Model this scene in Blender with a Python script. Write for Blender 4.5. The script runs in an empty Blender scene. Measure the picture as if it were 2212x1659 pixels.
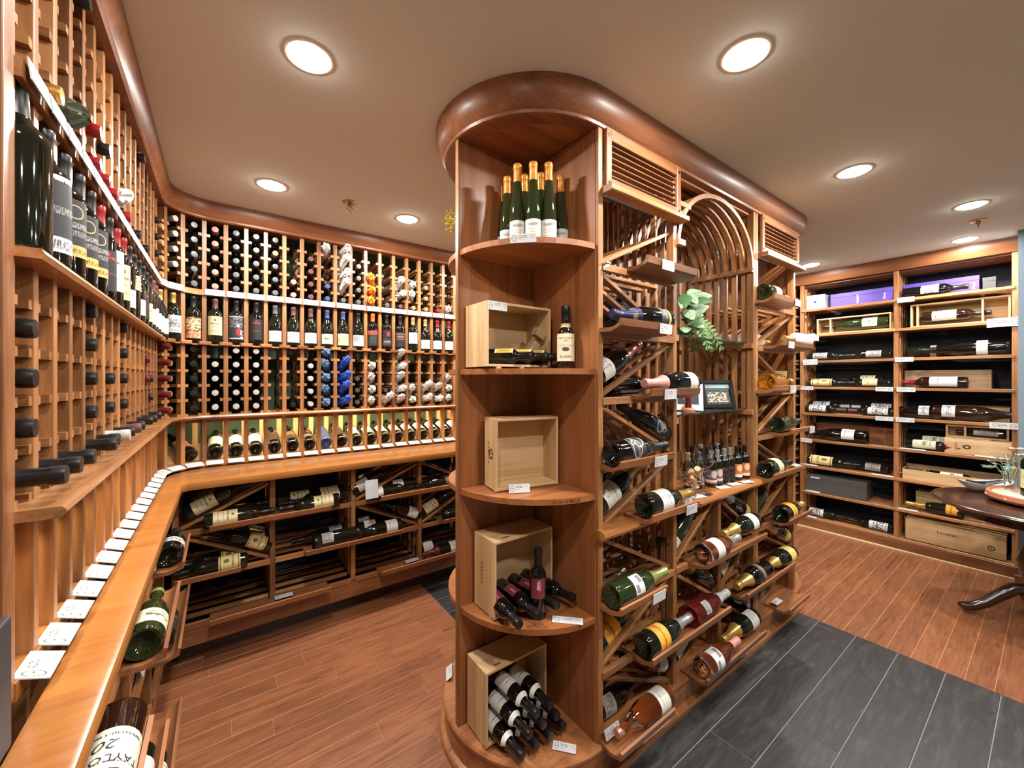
import bpy, bmesh, math, random
from mathutils import Vector, Matrix
random.seed(11)
PI = math.pi
scene = bpy.context.scene
C = scene.collection

# ------------------------------------------------------------------ camera
# world: X runs along the island, Y runs away to the back wall, Z up, metres; the lens stands at X=Y=0
F, CX, HOR, CAMZ, CEIL = 861.0, 1106.0, 818.0, 1.41, 2.40
YAW = math.atan2(1184.0, F)
FW = (math.cos(YAW), math.sin(YAW)); RT = (math.sin(YAW), -math.cos(YAW))
cam = bpy.data.cameras.new('camera'); cam_o = bpy.data.objects.new('camera', cam); C.objects.link(cam_o)
cam.sensor_width = 36; cam.lens = F / 2212 * 36; cam.clip_start = 0.02
cam.shift_y = -(829.5 - HOR) / 2212
cam_o.location = (0, 0, CAMZ); cam_o.rotation_euler = (PI / 2, 0, YAW - PI / 2)
scene.camera = cam_o
# ------------------------------------------------------------------ world, exposure
w = bpy.data.worlds.new('world'); scene.world = w; w.use_nodes = True
w.node_tree.nodes['Background'].inputs[0].default_value = (1.0, 0.86, 0.72, 1)
w.node_tree.nodes['Background'].inputs[1].default_value = 0.05
scene.view_settings.view_transform = 'Standard'
scene.view_settings.look = 'None'
scene.view_settings.gamma = 1.0
scene.view_settings.use_curve_mapping = False
scene.view_settings.exposure = 0.55
LAMP_POWER = 13.0
WARM = (1.0, 0.965, 0.89)

# a photo pixel is a direction; height or plane gives the distance
def at_z(px, py, z):
    d = F * (CAMZ - z) / (py - HOR); t = (px - CX) / F
    return Vector((d * (FW[0] + t * RT[0]), d * (FW[1] + t * RT[1]), z))
def at_d(px, d):
    t = (px - CX) / F
    return Vector((d * (FW[0] + t * RT[0]), d * (FW[1] + t * RT[1]), 0))
def at_x(px, py, X):
    t = (px - CX) / F; d = X / (FW[0] + t * RT[0])
    return Vector((X, d * (FW[1] + t * RT[1]), CAMZ - (py - HOR) * d / F))
def at_y(px, py, Y):
    t = (px - CX) / F; d = Y / (FW[1] + t * RT[1])
    return Vector((d * (FW[0] + t * RT[0]), Y, CAMZ - (py - HOR) * d / F))

# ------------------------------------------------------------------ materials
MATS = {}
def lin(c):
    return tuple(((x / 12.92) if x <= 0.04045 else ((x + 0.055) / 1.055) ** 2.4) for x in (v / 255 for v in c)) + (1,)
def base_mat(name):
    m = bpy.data.materials.new(name); m.use_nodes = True
    nt = m.node_tree; b = nt.nodes['Principled BSDF']
    MATS[name] = m
    return m, nt, b
def plain(name, rgb, rough=0.5, metal=0.0, coat=0.0, trans=0.0, ior=1.45, spec=0.5, vary=0.0):
    m, nt, b = base_mat(name)
    b.inputs['Base Color'].default_value = lin(rgb); b.inputs['Roughness'].default_value = rough
    b.inputs['Metallic'].default_value = metal; b.inputs['Coat Weight'].default_value = coat
    b.inputs['Transmission Weight'].default_value = trans; b.inputs['IOR'].default_value = ior
    b.inputs['Specular IOR Level'].default_value = spec
    tc = nt.nodes.new('ShaderNodeTexCoord'); n = nt.nodes.new('ShaderNodeTexNoise'); n.inputs['Scale'].default_value = 40
    nt.links.new(tc.outputs['Object'], n.inputs['Vector'])
    bp = nt.nodes.new('ShaderNodeBump'); bp.inputs['Strength'].default_value = 0.02 + vary; bp.inputs['Distance'].default_value = 0.001
    nt.links.new(n.outputs['Fac'], bp.inputs['Height']); nt.links.new(bp.outputs['Normal'], b.inputs['Normal'])
    return m
def emit(name, rgb, strength):
    m, nt, b = base_mat(name)
    b.inputs['Base Color'].default_value = (0.8, 0.8, 0.8, 1)
    b.inputs['Emission Color'].default_value = tuple(rgb) + (1,); b.inputs['Emission Strength'].default_value = strength
    return m
def ramp(nt, fac, stops):
    r = nt.nodes.new('ShaderNodeValToRGB'); e = r.color_ramp.elements
    e[0].position, e[0].color = stops[0]; e[1].position, e[1].color = stops[-1]
    for p, c in stops[1:-1]:
        k = e.new(p); k.color = c
    nt.links.new(fac, r.inputs['Fac']); return r.outputs['Color']
def wood(name, dark, mid, light, rough=0.38, coat=0.15, grain=(1, 14, 14), vary=0.25, cathedral=0.0, bump=0.08):
    """three materials, one for each direction of the grain"""
    for ax in 'xyz':
        m, nt, b = base_mat(name + '_' + ax); L = nt.links.new
        tc = nt.nodes.new('ShaderNodeTexCoord'); oi = nt.nodes.new('ShaderNodeObjectInfo')
        mp = nt.nodes.new('ShaderNodeMapping')
        g = {'x': grain, 'y': (grain[1], grain[0], grain[2]), 'z': (grain[1], grain[2], grain[0])}[ax]
        mp.inputs['Scale'].default_value = g
        L(tc.outputs['Object'], mp.inputs['Vector'])
        sc = nt.nodes.new('ShaderNodeMath'); sc.operation = 'MULTIPLY'; sc.inputs[1].default_value = 37.0
        L(oi.outputs['Random'], sc.inputs[0])
        ad = nt.nodes.new('ShaderNodeVectorMath'); ad.operation = 'ADD'
        L(mp.outputs['Vector'], ad.inputs[0]); L(sc.outputs[0], ad.inputs[1])
        n1 = nt.nodes.new('ShaderNodeTexNoise'); n1.inputs['Scale'].default_value = 1.4; n1.inputs['Detail'].default_value = 5; n1.inputs['Distortion'].default_value = 0.6 + cathedral
        L(ad.outputs[0], n1.inputs['Vector'])
        n2 = nt.nodes.new('ShaderNodeTexNoise'); n2.inputs['Scale'].default_value = 7.0; n2.inputs['Detail'].default_value = 4
        L(ad.outputs[0], n2.inputs['Vector'])
        mx = nt.nodes.new('ShaderNodeMix'); mx.inputs[0].default_value = 0.35
        L(n1.outputs['Fac'], mx.inputs[2]); L(n2.outputs['Fac'], mx.inputs[3])
        col = ramp(nt, mx.outputs[0], [(0.30, lin(dark)), (0.5, lin(mid)), (0.72, lin(light))])
        hs = nt.nodes.new('ShaderNodeHueSaturation')
        vr = nt.nodes.new('ShaderNodeMapRange'); vr.inputs[3].default_value = 1 - vary; vr.inputs[4].default_value = 1 + vary
        L(oi.outputs['Random'], vr.inputs[0]); L(vr.outputs[0], hs.inputs['Value']); L(col, hs.inputs['Color'])
        L(hs.outputs['Color'], b.inputs['Base Color'])
        b.inputs['Roughness'].default_value = rough; b.inputs['Coat Weight'].default_value = coat; b.inputs['Coat Roughness'].default_value = 0.25
        bp = nt.nodes.new('ShaderNodeBump'); bp.inputs['Strength'].default_value = bump; bp.inputs['Distance'].default_value = 0.002
        L(n2.outputs['Fac'], bp.inputs['Height']); L(bp.outputs['Normal'], b.inputs['Normal'])
wood('cherry', (104, 62, 38), (142, 91, 56), (166, 112, 72))
wood('redwood', (104, 65, 38), (154, 103, 62), (184, 135, 88), vary=0.3)
wood('panel', (116, 66, 37), (150, 92, 53), (170, 109, 67), rough=0.42, grain=(0.8, 18, 18), vary=0.06)
wood('cornice', (98, 56, 32), (128, 77, 46), (150, 96, 60), rough=0.42, coat=0.12, vary=0.05)
wood('honey', (136, 80, 37), (160, 102, 50), (176, 119, 63), rough=0.28, coat=0.4, vary=0.06, grain=(1.2, 12, 12))
wood('plank', (98, 57, 36), (128, 79, 51), (146, 94, 62), rough=0.36, coat=0.12, vary=0.12, grain=(2.2, 22, 22), cathedral=1.2)
wood('slate', (22, 21, 22), (38, 37, 38), (64, 62, 64), rough=0.48, coat=0.0, vary=0.24, grain=(2.0, 11, 11), cathedral=1.8, bump=0.25)
wood('pine', (176, 138, 94), (202, 166, 122), (214, 184, 146), rough=0.55, coat=0.0, grain=(1.0, 16, 16), vary=0.05)
wood('greypine', (120, 92, 66), (164, 132, 98), (188, 158, 122), rough=0.6, coat=0.0, grain=(1.0, 16, 16), vary=0.08)
wood('walnut', (34, 18, 14), (52, 28, 20), (72, 42, 30), rough=0.2, coat=0.5, grain=(1.5, 9, 9), vary=0.05)
plain('ceiling_paint', (208, 211, 205), 0.9, vary=0.1)
plain('green_paint', (92, 116, 96), 0.85, vary=0.1)
plain('blue_paint', (112, 128, 142), 0.8, vary=0.1)
plain('navy_paint', (30, 36, 50), 0.6, vary=0.1)
plain('beige_paint', (176, 156, 132), 0.85, vary=0.1)
plain('charcoal', (54, 54, 58), 0.5)
plain('grout', (120, 118, 118), 0.9)
plain('seam', (186, 128, 92), 0.8)
plain('glass_dark', (16, 20, 13), 0.05, coat=0.5)
plain('glass_green', (34, 44, 20), 0.05, coat=0.5)
plain('glass_black', (9, 8, 9), 0.06, coat=0.5)
plain('glass_brown', (34, 16, 8), 0.05, coat=0.5)
plain('glass_moss', (84, 86, 52), 0.25, vary=0.8)
plain('glass_rose', (250, 206, 176), 0.0, trans=1.0, ior=1.33)
plain('glass_pinkwine', (176, 70, 62), 0.0, trans=0.9, ior=1.33)
plain('glass_amber', (240, 178, 62), 0.03, trans=0.95, ior=1.33, vary=2.0)
plain('clear_glass', (252, 252, 250), 0.0, trans=1.0, ior=1.3)
plain('shelf_glass', (150, 170, 160), 0.02, trans=0.96, ior=1.3)
plain('acrylic', (206, 216, 224), 0.2)
for nm, c, r, mt in [('foil_black', (24, 22, 24), .35, 0), ('foil_grey', (88, 90, 96), .4, .1), ('foil_white', (178, 176, 172), .4, 0),
                     ('foil_gold', (206, 168, 96), .3, .7), ('foil_copper', (214, 142, 62), .35, .35), ('foil_red', (138, 26, 30), .35, 0),
                     ('foil_maroon', (92, 24, 30), .35, 0), ('foil_pink', (196, 136, 128), .4, .1), ('foil_tan', (168, 130, 86), .5, 0),
                     ('foil_blue', (64, 78, 128), .35, .2), ('foil_silver', (206, 208, 212), .25, .8), ('foil_orange', (222, 96, 40), .4, 0),
                     ('foil_rose', (206, 140, 128), .3, .6), ('foil_dusk', (96, 60, 60), .4, 0), ('foil_lime', (168, 176, 104), .3, .6),
                     ('tissue_white', (212, 210, 206), .85, 0), ('tissue_orange', (240, 150, 52), .8, 0), ('tissue_blue', (48, 84, 190), .7, 0),
                     ('tissue_slate', (92, 122, 160), .8, 0), ('tissue_olive', (74, 84, 66), .8, 0), ('white_ceramic', (212, 204, 194), .3, 0),
                     ('purple_card', (84, 62, 158), .5, 0), ('white_card', (210, 210, 214), .6, 0), ('black_card', (26, 27, 32), .5, 0),
                     ('grey_card', (74, 72, 72), .55, 0), ('navy_card', (34, 44, 66), .5, 0), ('tan_card', (186, 160, 104), .7, 0), ('brown_card', (130, 78, 50), .7, 0),
                     ('ink', (34, 32, 34), .6, 0), ('ink_red', (150, 34, 40), .6, 0), ('ink_gold', (190, 156, 84), .4, .4), ('ink_white', (236, 236, 236), .6, 0), ('brand_brown', (84, 52, 30), .7, 0), ('ink_blue', (70, 70, 140), .6, 0),
                     ('leaf_pale', (186, 206, 178), .5, 0), ('leaf_green', (70, 108, 62), .5, 0), ('leaf_fern', (104, 140, 84), .5, 0), ('leaf_dusty', (150, 168, 152), .6, 0),
                     ('sprig_yellow', (190, 168, 60), .6, 0), ('cork', (206, 168, 124), .8, 0), ('steel', (190, 190, 192), .25, 1), ('screw', (90, 80, 70), .4, 1),
                     ('brass', (170, 140, 96), .3, 1), ('white_paint', (232, 230, 226), .5, 0), ('frame_black', (24, 24, 26), .35, 0), ('marble', (206, 196, 178), .3, 0), ('terracotta', (170, 104, 74), .5, 0)]:
    plain(nm, c, r, mt, vary=(0.9 if nm.startswith('tissue') else 0.02))
emit('lamp_glow', (1.0, 0.93, 0.82), 60.0)
emit('led_glow', (1.0, 0.86, 0.46), 75.0)
emit('spot_glow', (1.0, 0.95, 0.85), 12.0)

def print_mat(name, bg, items, rough=0.6, metal=0.0):
    """flat print: items are ('bar'|'text'|'ring'|'disc'|'noise', u0,u1,v0,v1, rgb)"""
    m, nt, b = base_mat(name); L = nt.links.new
    uv = nt.nodes.new('ShaderNodeTexCoord'); sp = nt.nodes.new('ShaderNodeSeparateXYZ'); L(uv.outputs['UV'], sp.inputs[0])
    def mth(op, a, b_=None, c_=None):
        n = nt.nodes.new('ShaderNodeMath'); n.operation = op
        for i, x in enumerate((a, b_, c_)):
            if x is None: continue
            if isinstance(x, (int, float)): n.inputs[i].default_value = x
            else: L(x, n.inputs[i])
        return n.outputs[0]
    U, V = sp.outputs[0], sp.outputs[1]
    cur = None
    for kind, u0, u1, v0, v1, rgb in items:
        uc, vc, uh, vh = (u0 + u1) / 2, (v0 + v1) / 2, (u1 - u0) / 2, (v1 - v0) / 2
        if kind in ('ring', 'disc', 'arch'):
            du = mth('DIVIDE', mth('SUBTRACT', U, uc), uh); dv = mth('DIVIDE', mth('SUBTRACT', V, vc), vh)
            r = mth('SQRT', mth('ADD', mth('MULTIPLY', du, du), mth('MULTIPLY', dv, dv)))
            msk = mth('LESS_THAN', r, 1.0)
            if kind == 'ring': msk = mth('MULTIPLY', msk, mth('GREATER_THAN', r, 0.84))
        else:
            msk = mth('MULTIPLY', mth('LESS_THAN', mth('ABSOLUTE', mth('SUBTRACT', U, uc)), uh), mth('LESS_THAN', mth('ABSOLUTE', mth('SUBTRACT', V, vc)), vh))
            if kind in ('text', 'noise'):
                n = nt.nodes.new('ShaderNodeTexNoise'); n.inputs['Detail'].default_value = 2
                mp = nt.nodes.new('ShaderNodeMapping'); L(uv.outputs['UV'], mp.inputs[0])
                mp.inputs['Scale'].default_value = (70, 9, 1) if kind == 'text' else (9, 9, 1)
                mp.inputs['Location'].default_value = (uc * 31 + vc * 17, vc * 13, 0)
                n.inputs['Scale'].default_value = 1.0; L(mp.outputs[0], n.inputs['Vector'])
                msk = mth('MULTIPLY', msk, mth('GREATER_THAN', n.outputs['Fac'], 0.49))
        mx = nt.nodes.new('ShaderNodeMix'); mx.data_type = 'RGBA'
        L(msk, mx.inputs[0])
        if cur is None: mx.inputs[6].default_value = lin(bg)
        else: L(cur, mx.inputs[6])
        mx.inputs[7].default_value = lin(rgb); cur = mx.outputs[2]
    if cur is None: b.inputs['Base Color'].default_value = lin(bg)
    else: L(cur, b.inputs['Base Color'])
    b.inputs['Roughness'].default_value = rough; b.inputs['Metallic'].default_value = metal
    return m
K = (60, 56, 56); G = (150, 146, 142)
print_mat('tag_print', (196, 197, 200), [('ring', .05, .27, .16, .84, (70, 72, 80)), ('text', .09, .23, .44, .56, K), ('text', .33, .62, .72, .82, K), ('text', .33, .66, .54, .64, K), ('text', .33, .56, .3, .38, G), ('text', .76, .94, .7, .8, G), ('text', .78, .94, .46, .56, G)])
print_mat('tag_rev', (196, 197, 200), [('ring', .72, .94, .16, .84, (70, 72, 80)), ('text', .76, .9, .44, .56, K), ('text', .08, .6, .70, .80, K), ('text', .08, .64, .46, .58, K), ('text', .08, .40, .22, .32, K)])
print_mat('tag_blank', (200, 206, 214), [('bar', .0, 1, .0, .06, (200, 206, 214))])
print_mat('label_white', (210, 208, 202), [('text', .28, .72, .66, .72, K), ('text', .22, .78, .44, .48, G), ('text', .3, .7, .3, .34, G), ('text', .25, .75, .12, .16, G)])
print_mat('label_cream', (208, 196, 154), [('disc', .42, .58, .74, .86, (120, 96, 60)), ('text', .2, .8, .56, .64, (90, 76, 60)), ('text', .28, .72, .4, .44, (130, 116, 90)), ('text', .2, .8, .18, .23, (130, 116, 90))])
print_mat('label_yellow', (222, 204, 140), [('bar', 0, 1, .9, .94, (90, 80, 50)), ('disc', .4, .6, .5, .78, (110, 96, 60)), ('text', .15, .85, .3, .4, (110, 90, 50)), ('bar', 0, 1, .06, .1, (90, 80, 50))])
print_mat('label_castle', (210, 204, 176), [('noise', .28, .72, .4, .66, (90, 96, 80)), ('text', .3, .7, .74, .8, K), ('text', .4, .6, .14, .18, G)])
print_mat('label_sand', (226, 214, 156), [('noise', 0, .28, .2, .6, (160, 130, 90)), ('bar', 0, .26, .66, 1, (176, 200, 222)), ('text', .38, .9, .66, .8, (120, 100, 70)), ('text', .5, .85, .4, .5, (150, 126, 90))])
print_mat('label_bars', (212, 212, 212), [('bar', .08, .58, .82, .86, K), ('bar', .08, .58, .74, .78, K), ('bar', .08, .56, .66, .7, K), ('bar', .08, .56, .58, .62, K), ('bar', .08, .52, .5, .54, K), ('bar', .08, .52, .42, .46, K), ('bar', .08, .6, .34, .37, K), ('text', .72, .9, .7, .8, K)])
print_mat('label_silver', (190, 190, 192), [('noise', .15, .85, .3, .75, (110, 110, 112)), ('text', .3, .7, .1, .16, K)])
print_mat('label_floral', (206, 168, 122), [('noise', 0, 1, .3, 1, (110, 78, 60)), ('noise', 0, 1, 0, .3, (196, 110, 84)), ('noise', .1, .9, .5, .9, (222, 196, 150))])
print_mat('label_portrait', (42, 44, 48), [('bar', 0, 1, .97, 1, (220, 220, 220)), ('bar', 0, 1, 0, .04, (220, 220, 220)), ('noise', .1, .9, .5, .95, (104, 108, 112)), ('disc', .52, .68, .52, .66, (216, 190, 170)), ('disc', .5, .8, .16, .5, (170, 34, 44)), ('noise', .72, 1, .05, .4, (190, 190, 190))])
print_mat('label_black', (32, 30, 31), [('text', .25, .75, .78, .84, (200, 60, 50)), ('bar', .46, .54, .86, .94, (200, 40, 40)), ('text', .2, .8, .4, .46, (110, 40, 40))])
print_mat('label_redtop', (38, 36, 37), [('bar', 0, 1, .72, .96, (176, 72, 62)), ('text', .15, .85, .8, .88, (96, 28, 30)), ('noise', .2, .8, .2, .6, (66, 62, 60))])
print_mat('label_shield', (18, 16, 17), [('disc', .46, .72, .62, .9, (200, 44, 44)), ('bar', .1, .95, .1, .42, (60, 56, 54)), ('text', .2, .8, .24, .32, (180, 170, 160))])
print_mat('label_band', (30, 28, 30), [('bar', 0, 1, .84, .9, (150, 116, 70)), ('text', .15, .85, .6, .76, (180, 120, 90)), ('bar', 0, 1, .5, .54, (130, 110, 80))])
print_mat('label_gold', (36, 36, 40), [('ring', .3, .7, .66, .9, (196, 168, 110)), ('text', .2, .85, .5, .6, (150, 150, 150)), ('text', .2, .85, .36, .46, (130, 130, 130)), ('bar', 0, 1, 0, .2, (206, 170, 96)), ('text', .1, .9, .06, .14, (120, 90, 40))])
print_mat('label_outline', (46, 48, 54), [('bar', .0, .1, 0, 1, (226, 230, 236)), ('bar', 0, 1, .93, 1, (226, 230, 236)), ('text', .2, .9, .5, .6, (140, 140, 140)), ('bar', .0, 1, 0, .2, (226, 228, 232)), ('text', .1, .9, .04, .16, (90, 90, 96))])
print_mat('label_orange', (232, 158, 44), [('text', .1, .9, .42, .58, (110, 70, 20)), ('bar', 0, 1, 0, .05, (190, 150, 70)), ('bar', 0, 1, .95, 1, (190, 150, 70))])
print_mat('label_gilt', (214, 186, 104), [('ring', .35, .65, .3, .7, (120, 96, 40)), ('text', .1, .9, .1, .2, (120, 96, 40)), ('text', .1, .9, .8, .88, (120, 96, 40))])
print_mat('label_ring', (222, 222, 220), [])
print_mat('label_wine', (122, 44, 60), [('text', .5, .7, .4, .9, (196, 150, 150))])
print_mat('label_scrawl', (34, 34, 36), [('ring', .1, .6, .3, .95, (170, 170, 170)), ('ring', .3, .9, .1, .7, (170, 170, 170)), ('ring', .2, .5, .0, .5, (150, 150, 150)), ('text', .1, .9, .4, .55, (120, 120, 120))])
print_mat('label_check', (212, 212, 214), [('bar', .1, .48, .55, .9, (120, 116, 120)), ('bar', .54, .9, .55, .9, (214, 210, 214)), ('bar', .1, .48, .12, .46, (206, 200, 204)), ('bar', .54, .9, .12, .46, (130, 124, 128))])
print_mat('label_photo', (206, 206, 208), [('noise', .0, 1, .2, .8, (90, 90, 94)), ('text', .2, .8, .06, .14, K)])
print_mat('label_port', (208, 204, 188), [('text', .15, .85, .14, .2, K), ('text', .3, .7, .82, .86, K)])
print_mat('label_grey', (150, 148, 146), [('noise', .1, .9, .2, .8, (110, 106, 104)), ('text', .2, .8, .1, .2, K)])
print_mat('label_purple', (92, 82, 88), [('disc', .5, .95, .4, .95, (206, 180, 170)), ('bar', 0, 1, .1, .28, (232, 190, 180)), ('text', .1, .5, .5, .6, (200, 180, 180))])
print_mat('label_rust', (196, 112, 60), [('disc', .5, .95, .45, .95, (230, 190, 150)), ('bar', 0, 1, .0, .22, (236, 214, 196)), ('text', .1, .5, .5, .6, (110, 60, 30))])
print_mat('label_sherry', (226, 214, 184), [('disc', .34, .66, .36, .5, (70, 66, 64)), ('text', .12, .88, .56, .6, G), ('text', .12, .88, .5, .53, G)])
print_mat('strap_yellow', (226, 196, 96), [('bar', 0, .08, 0, 1, (236, 232, 222)), ('bar', .92, 1, 0, 1, (236, 232, 222)), ('text', .2, .8, .35, .65, (130, 80, 30)), ('bar', 0, 1, 0, .1, (160, 110, 40)), ('bar', 0, 1, .9, 1, (160, 110, 40))])
print_mat('photo_group', (74, 86, 84), [('noise', 0, 1, 0, .7, (48, 46, 50)), ('noise', .1, .9, .1, .6, (206, 176, 156)), ('bar', 0, 1, .8, 1, (168, 190, 196))])
print_mat('photo_dark', (60, 62, 72), [('disc', .3, .7, .3, .7, (170, 130, 110)), ('bar', 0, 1, 0, .12, (220, 220, 220))])
print_mat('leaf_veined', (176, 200, 172), [('bar', .48, .52, 0, 1, (60, 96, 60)), ('text', 0, 1, .1, .9, (112, 148, 110)), ('bar', 0, .05, 0, 1, (80, 118, 80)), ('bar', .95, 1, 0, 1, (80, 118, 80))])
print_mat('marble_print', (204, 194, 172), [('noise', 0, 1, 0, 1, (170, 156, 132))])

# ------------------------------------------------------------------ mesh helpers
class MB:
    def __init__(s): s.v, s.f, s.uv = [], [], {}
    def add(s, vs, fs, M=None):
        o = len(s.v)
        s.v += [tuple(M @ Vector(p)) for p in vs] if M else [tuple(p) for p in vs]
        s.f += [tuple(i + o for i in f) for f in fs]; return s
    def box(s, x0, x1, y0, y1, z0, z1, M=None):
        return s.add([(x0, y0, z0), (x1, y0, z0), (x1, y1, z0), (x0, y1, z0), (x0, y0, z1), (x1, y0, z1), (x1, y1, z1), (x0, y1, z1)],
                     [(3, 2, 1, 0), (4, 5, 6, 7), (0, 1, 5, 4), (1, 2, 6, 5), (2, 3, 7, 6), (3, 0, 4, 7)], M)
    def prism(s, poly, z0, z1, M=None):
        n = len(poly)
        return s.add([(x, y, z0) for x, y in poly] + [(x, y, z1) for x, y in poly],
                     [tuple(range(n - 1, -1, -1)), tuple(range(n, 2 * n))] + [(i, (i + 1) % n, n + (i + 1) % n, n + i) for i in range(n)], M)
    def lathe(s, prof, seg=24, M=None, a0=0.0, a1=2 * PI, closed=True):
        n = len(prof); vs, fs = [], []
        cnt = seg if closed else seg + 1
        for i in range(cnt):
            a = a0 + (a1 - a0) * i / seg; ca, sa = math.cos(a), math.sin(a)
            vs += [(r * ca, r * sa, z) for r, z in prof]
        for i in range(seg):
            j = (i + 1) % cnt
            for k in range(n - 1):
                if prof[k][0] < 1e-6 and prof[k + 1][0] < 1e-6: continue
                fs.append((i * n + k, j * n + k, j * n + k + 1, i * n + k + 1))
        return s.add(vs, fs, M)
    def beam(s, p0, p1, w, h, up=(0, 0, 1)):
        p0, p1 = Vector(p0), Vector(p1); x = (p1 - p0); l = x.length; x.normalize()
        y = Vector(up).cross(x); y.normalize(); z = x.cross(y)
        M = Matrix.Translation(p0) @ Matrix((x, y, z)).transposed().to_4x4()
        return s.box(0, l, -w / 2, w / 2, -h / 2, h / 2, M)
    def tube(s, pts, r, seg=8, cap=True):
        pts = [Vector(p) for p in pts]; n = len(pts); vs, fs = [], []
        rr = r if isinstance(r, (list, tuple)) else [r] * n
        ref = Vector((0, 0, 1))
        for i, p in enumerate(pts):
            d = (pts[min(i + 1, n - 1)] - pts[max(i - 1, 0)]).normalized()
            a = d.cross(ref if abs(d.dot(ref)) < 0.95 else Vector((1, 0, 0))).normalized(); b = d.cross(a)
            vs += [tuple(p + a * rr[i] * math.cos(2 * PI * k / seg) + b * rr[i] * math.sin(2 * PI * k / seg)) for k in range(seg)]
        for i in range(n - 1):
            for k in range(seg):
                fs.append((i * seg + k, i * seg + (k + 1) % seg, (i + 1) * seg + (k + 1) % seg, (i + 1) * seg + k))
        if cap: fs += [tuple(range(seg - 1, -1, -1)), tuple(range((n - 1) * seg, n * seg))]
        return s.add(vs, fs)
    def sweep(s, path, sec, closed=False):
        """path: (x, y, nx, ny); sec: closed outline of (outward, z)"""
        n, m = len(path), len(sec); vs, fs = [], []
        for x, y, nx, ny in path: vs += [(x + nx * o, y + ny * o, z) for o, z in sec]
        for i in range(n if closed else n - 1):
            j = (i + 1) % n
            for k in range(m): fs.append((i * m + k, j * m + k, j * m + (k + 1) % m, i * m + (k + 1) % m))
        if not closed: fs += [tuple(range(m - 1, -1, -1)), tuple((n - 1) * m + k for k in range(m))]
        return s.add(vs, fs)
    def mesh(s, name, mat=None, smooth=False, angle=None, bevel=0.0):
        me = bpy.data.meshes.new(name); me.from_pydata(s.v, [], s.f); me.update()
        bm = bmesh.new(); bm.from_mesh(me)
        bmesh.ops.recalc_face_normals(bm, faces=bm.faces)
        if bevel: bmesh.ops.bevel(bm, geom=[e for e in bm.edges if e.is_manifold and e.calc_face_angle(0) > 0.6], offset=bevel, segments=2, affect='EDGES', profile=0.6)
        for f in bm.faces: f.smooth = smooth
        if smooth:
            for e in bm.edges:
                if e.is_manifold and e.calc_face_angle(0) > (angle or 0.7): e.smooth = False
        bm.to_mesh(me); bm.free()
        if mat: me.materials.append(MATS[mat])
        return me
def link(name, me, parent=None, M=None):
    o = bpy.data.objects.new(name, me); C.objects.link(o)
    if M is not None: o.matrix_basis = M
    if parent is not None: o.parent = parent
    return o
def wparent(o, parent):
    """parent while the child's coordinates stay in world space (parent without scale)"""
    o.parent = parent; o.matrix_parent_inverse = parent.matrix_basis.inverted(); return o
USED = set()
def tag(o, label, cat, group=None):
    o['label'] = label; o['category'] = cat
    if group: o['group'] = group
    return o
def thing(name, label, cat, loc=(0, 0, 0), rotz=0.0, group=None, M=None):
    o = bpy.data.objects.new(name, None); C.objects.link(o); o.empty_display_size = 0.05
    o.matrix_basis = M if M is not None else Matrix.Translation(loc) @ Matrix.Rotation(rotz, 4, 'Z')
    return tag(o, label, cat, group)
def struct(name, mb, mat, **k):
    o = link(name, mb.mesh(name, mat, **k)); o['kind'] = 'structure'; return o
BOXES = {}
def board(name, c, s, parent=None, mat='cherry', ch=0.0015, rot=None, axis=None, world=True):
    """a piece of timber: centre, size; grain along its length, chamfered long edges; alike pieces share mesh data"""
    ax = axis if axis else max(range(3), key=lambda i: s[i]) if isinstance(mat, str) else 0
    mname = mat + '_' + 'xyz'[ax] if mat + '_x' in MATS else mat
    key = (tuple(round(v, 4) for v in s), ch, mname)
    if key not in BOXES:
        l = s[ax]; a, b = [s[i] / 2 for i in range(3) if i != ax]; c_ = min(ch, a * .4, b * .4)
        poly = [(-a + c_, -b), (a - c_, -b), (a, -b + c_), (a, b - c_), (a - c_, b), (-a + c_, b), (-a, b - c_), (-a, -b + c_)]
        mb = MB().prism(poly, -l / 2, l / 2)
        if ax == 0: mb.v = [(z, x, y) for x, y, z in mb.v]
        elif ax == 1: mb.v = [(x, z, y) for x, y, z in mb.v]
        BOXES[key] = mb.mesh(name, mname)
    M = Matrix.Translation(c)
    if rot is not None: M = M @ rot
    o = link(name, BOXES[key], None, M)
    if parent is not None:
        if world: wparent(o, parent)
        else: o.parent = parent
    return o
def part(name, mb, mat, parent, world=True, **k):
    o = link(name, mb.mesh(name, mat, **k))
    if world: wparent(o, parent)
    else: o.parent = parent
    return o
def frame(pos, axis, face=(0, 0, 1)):
    """matrix with local Z along axis and local X turned towards face"""
    z = Vector(axis).normalized(); f = Vector(face); x = f - z * f.dot(z)
    if x.length < 1e-4: x = Vector((1, 0, 0)) - z * z.x
    x.normalize(); y = z.cross(x)
    return Matrix.Translation(pos) @ Matrix((x, y, z)).transposed().to_4x4()
ORD = ['zeroth', 'first', 'second', 'third', 'fourth', 'fifth', 'sixth', 'seventh', 'eighth', 'ninth', 'tenth', 'eleventh', 'twelfth', 'thirteenth', 'fourteenth', 'fifteenth', 'sixteenth', 'seventeenth', 'eighteenth', 'nineteenth', 'twentieth', 'twenty-first', 'twenty-second', 'twenty-third', 'twenty-fourth']

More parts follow.
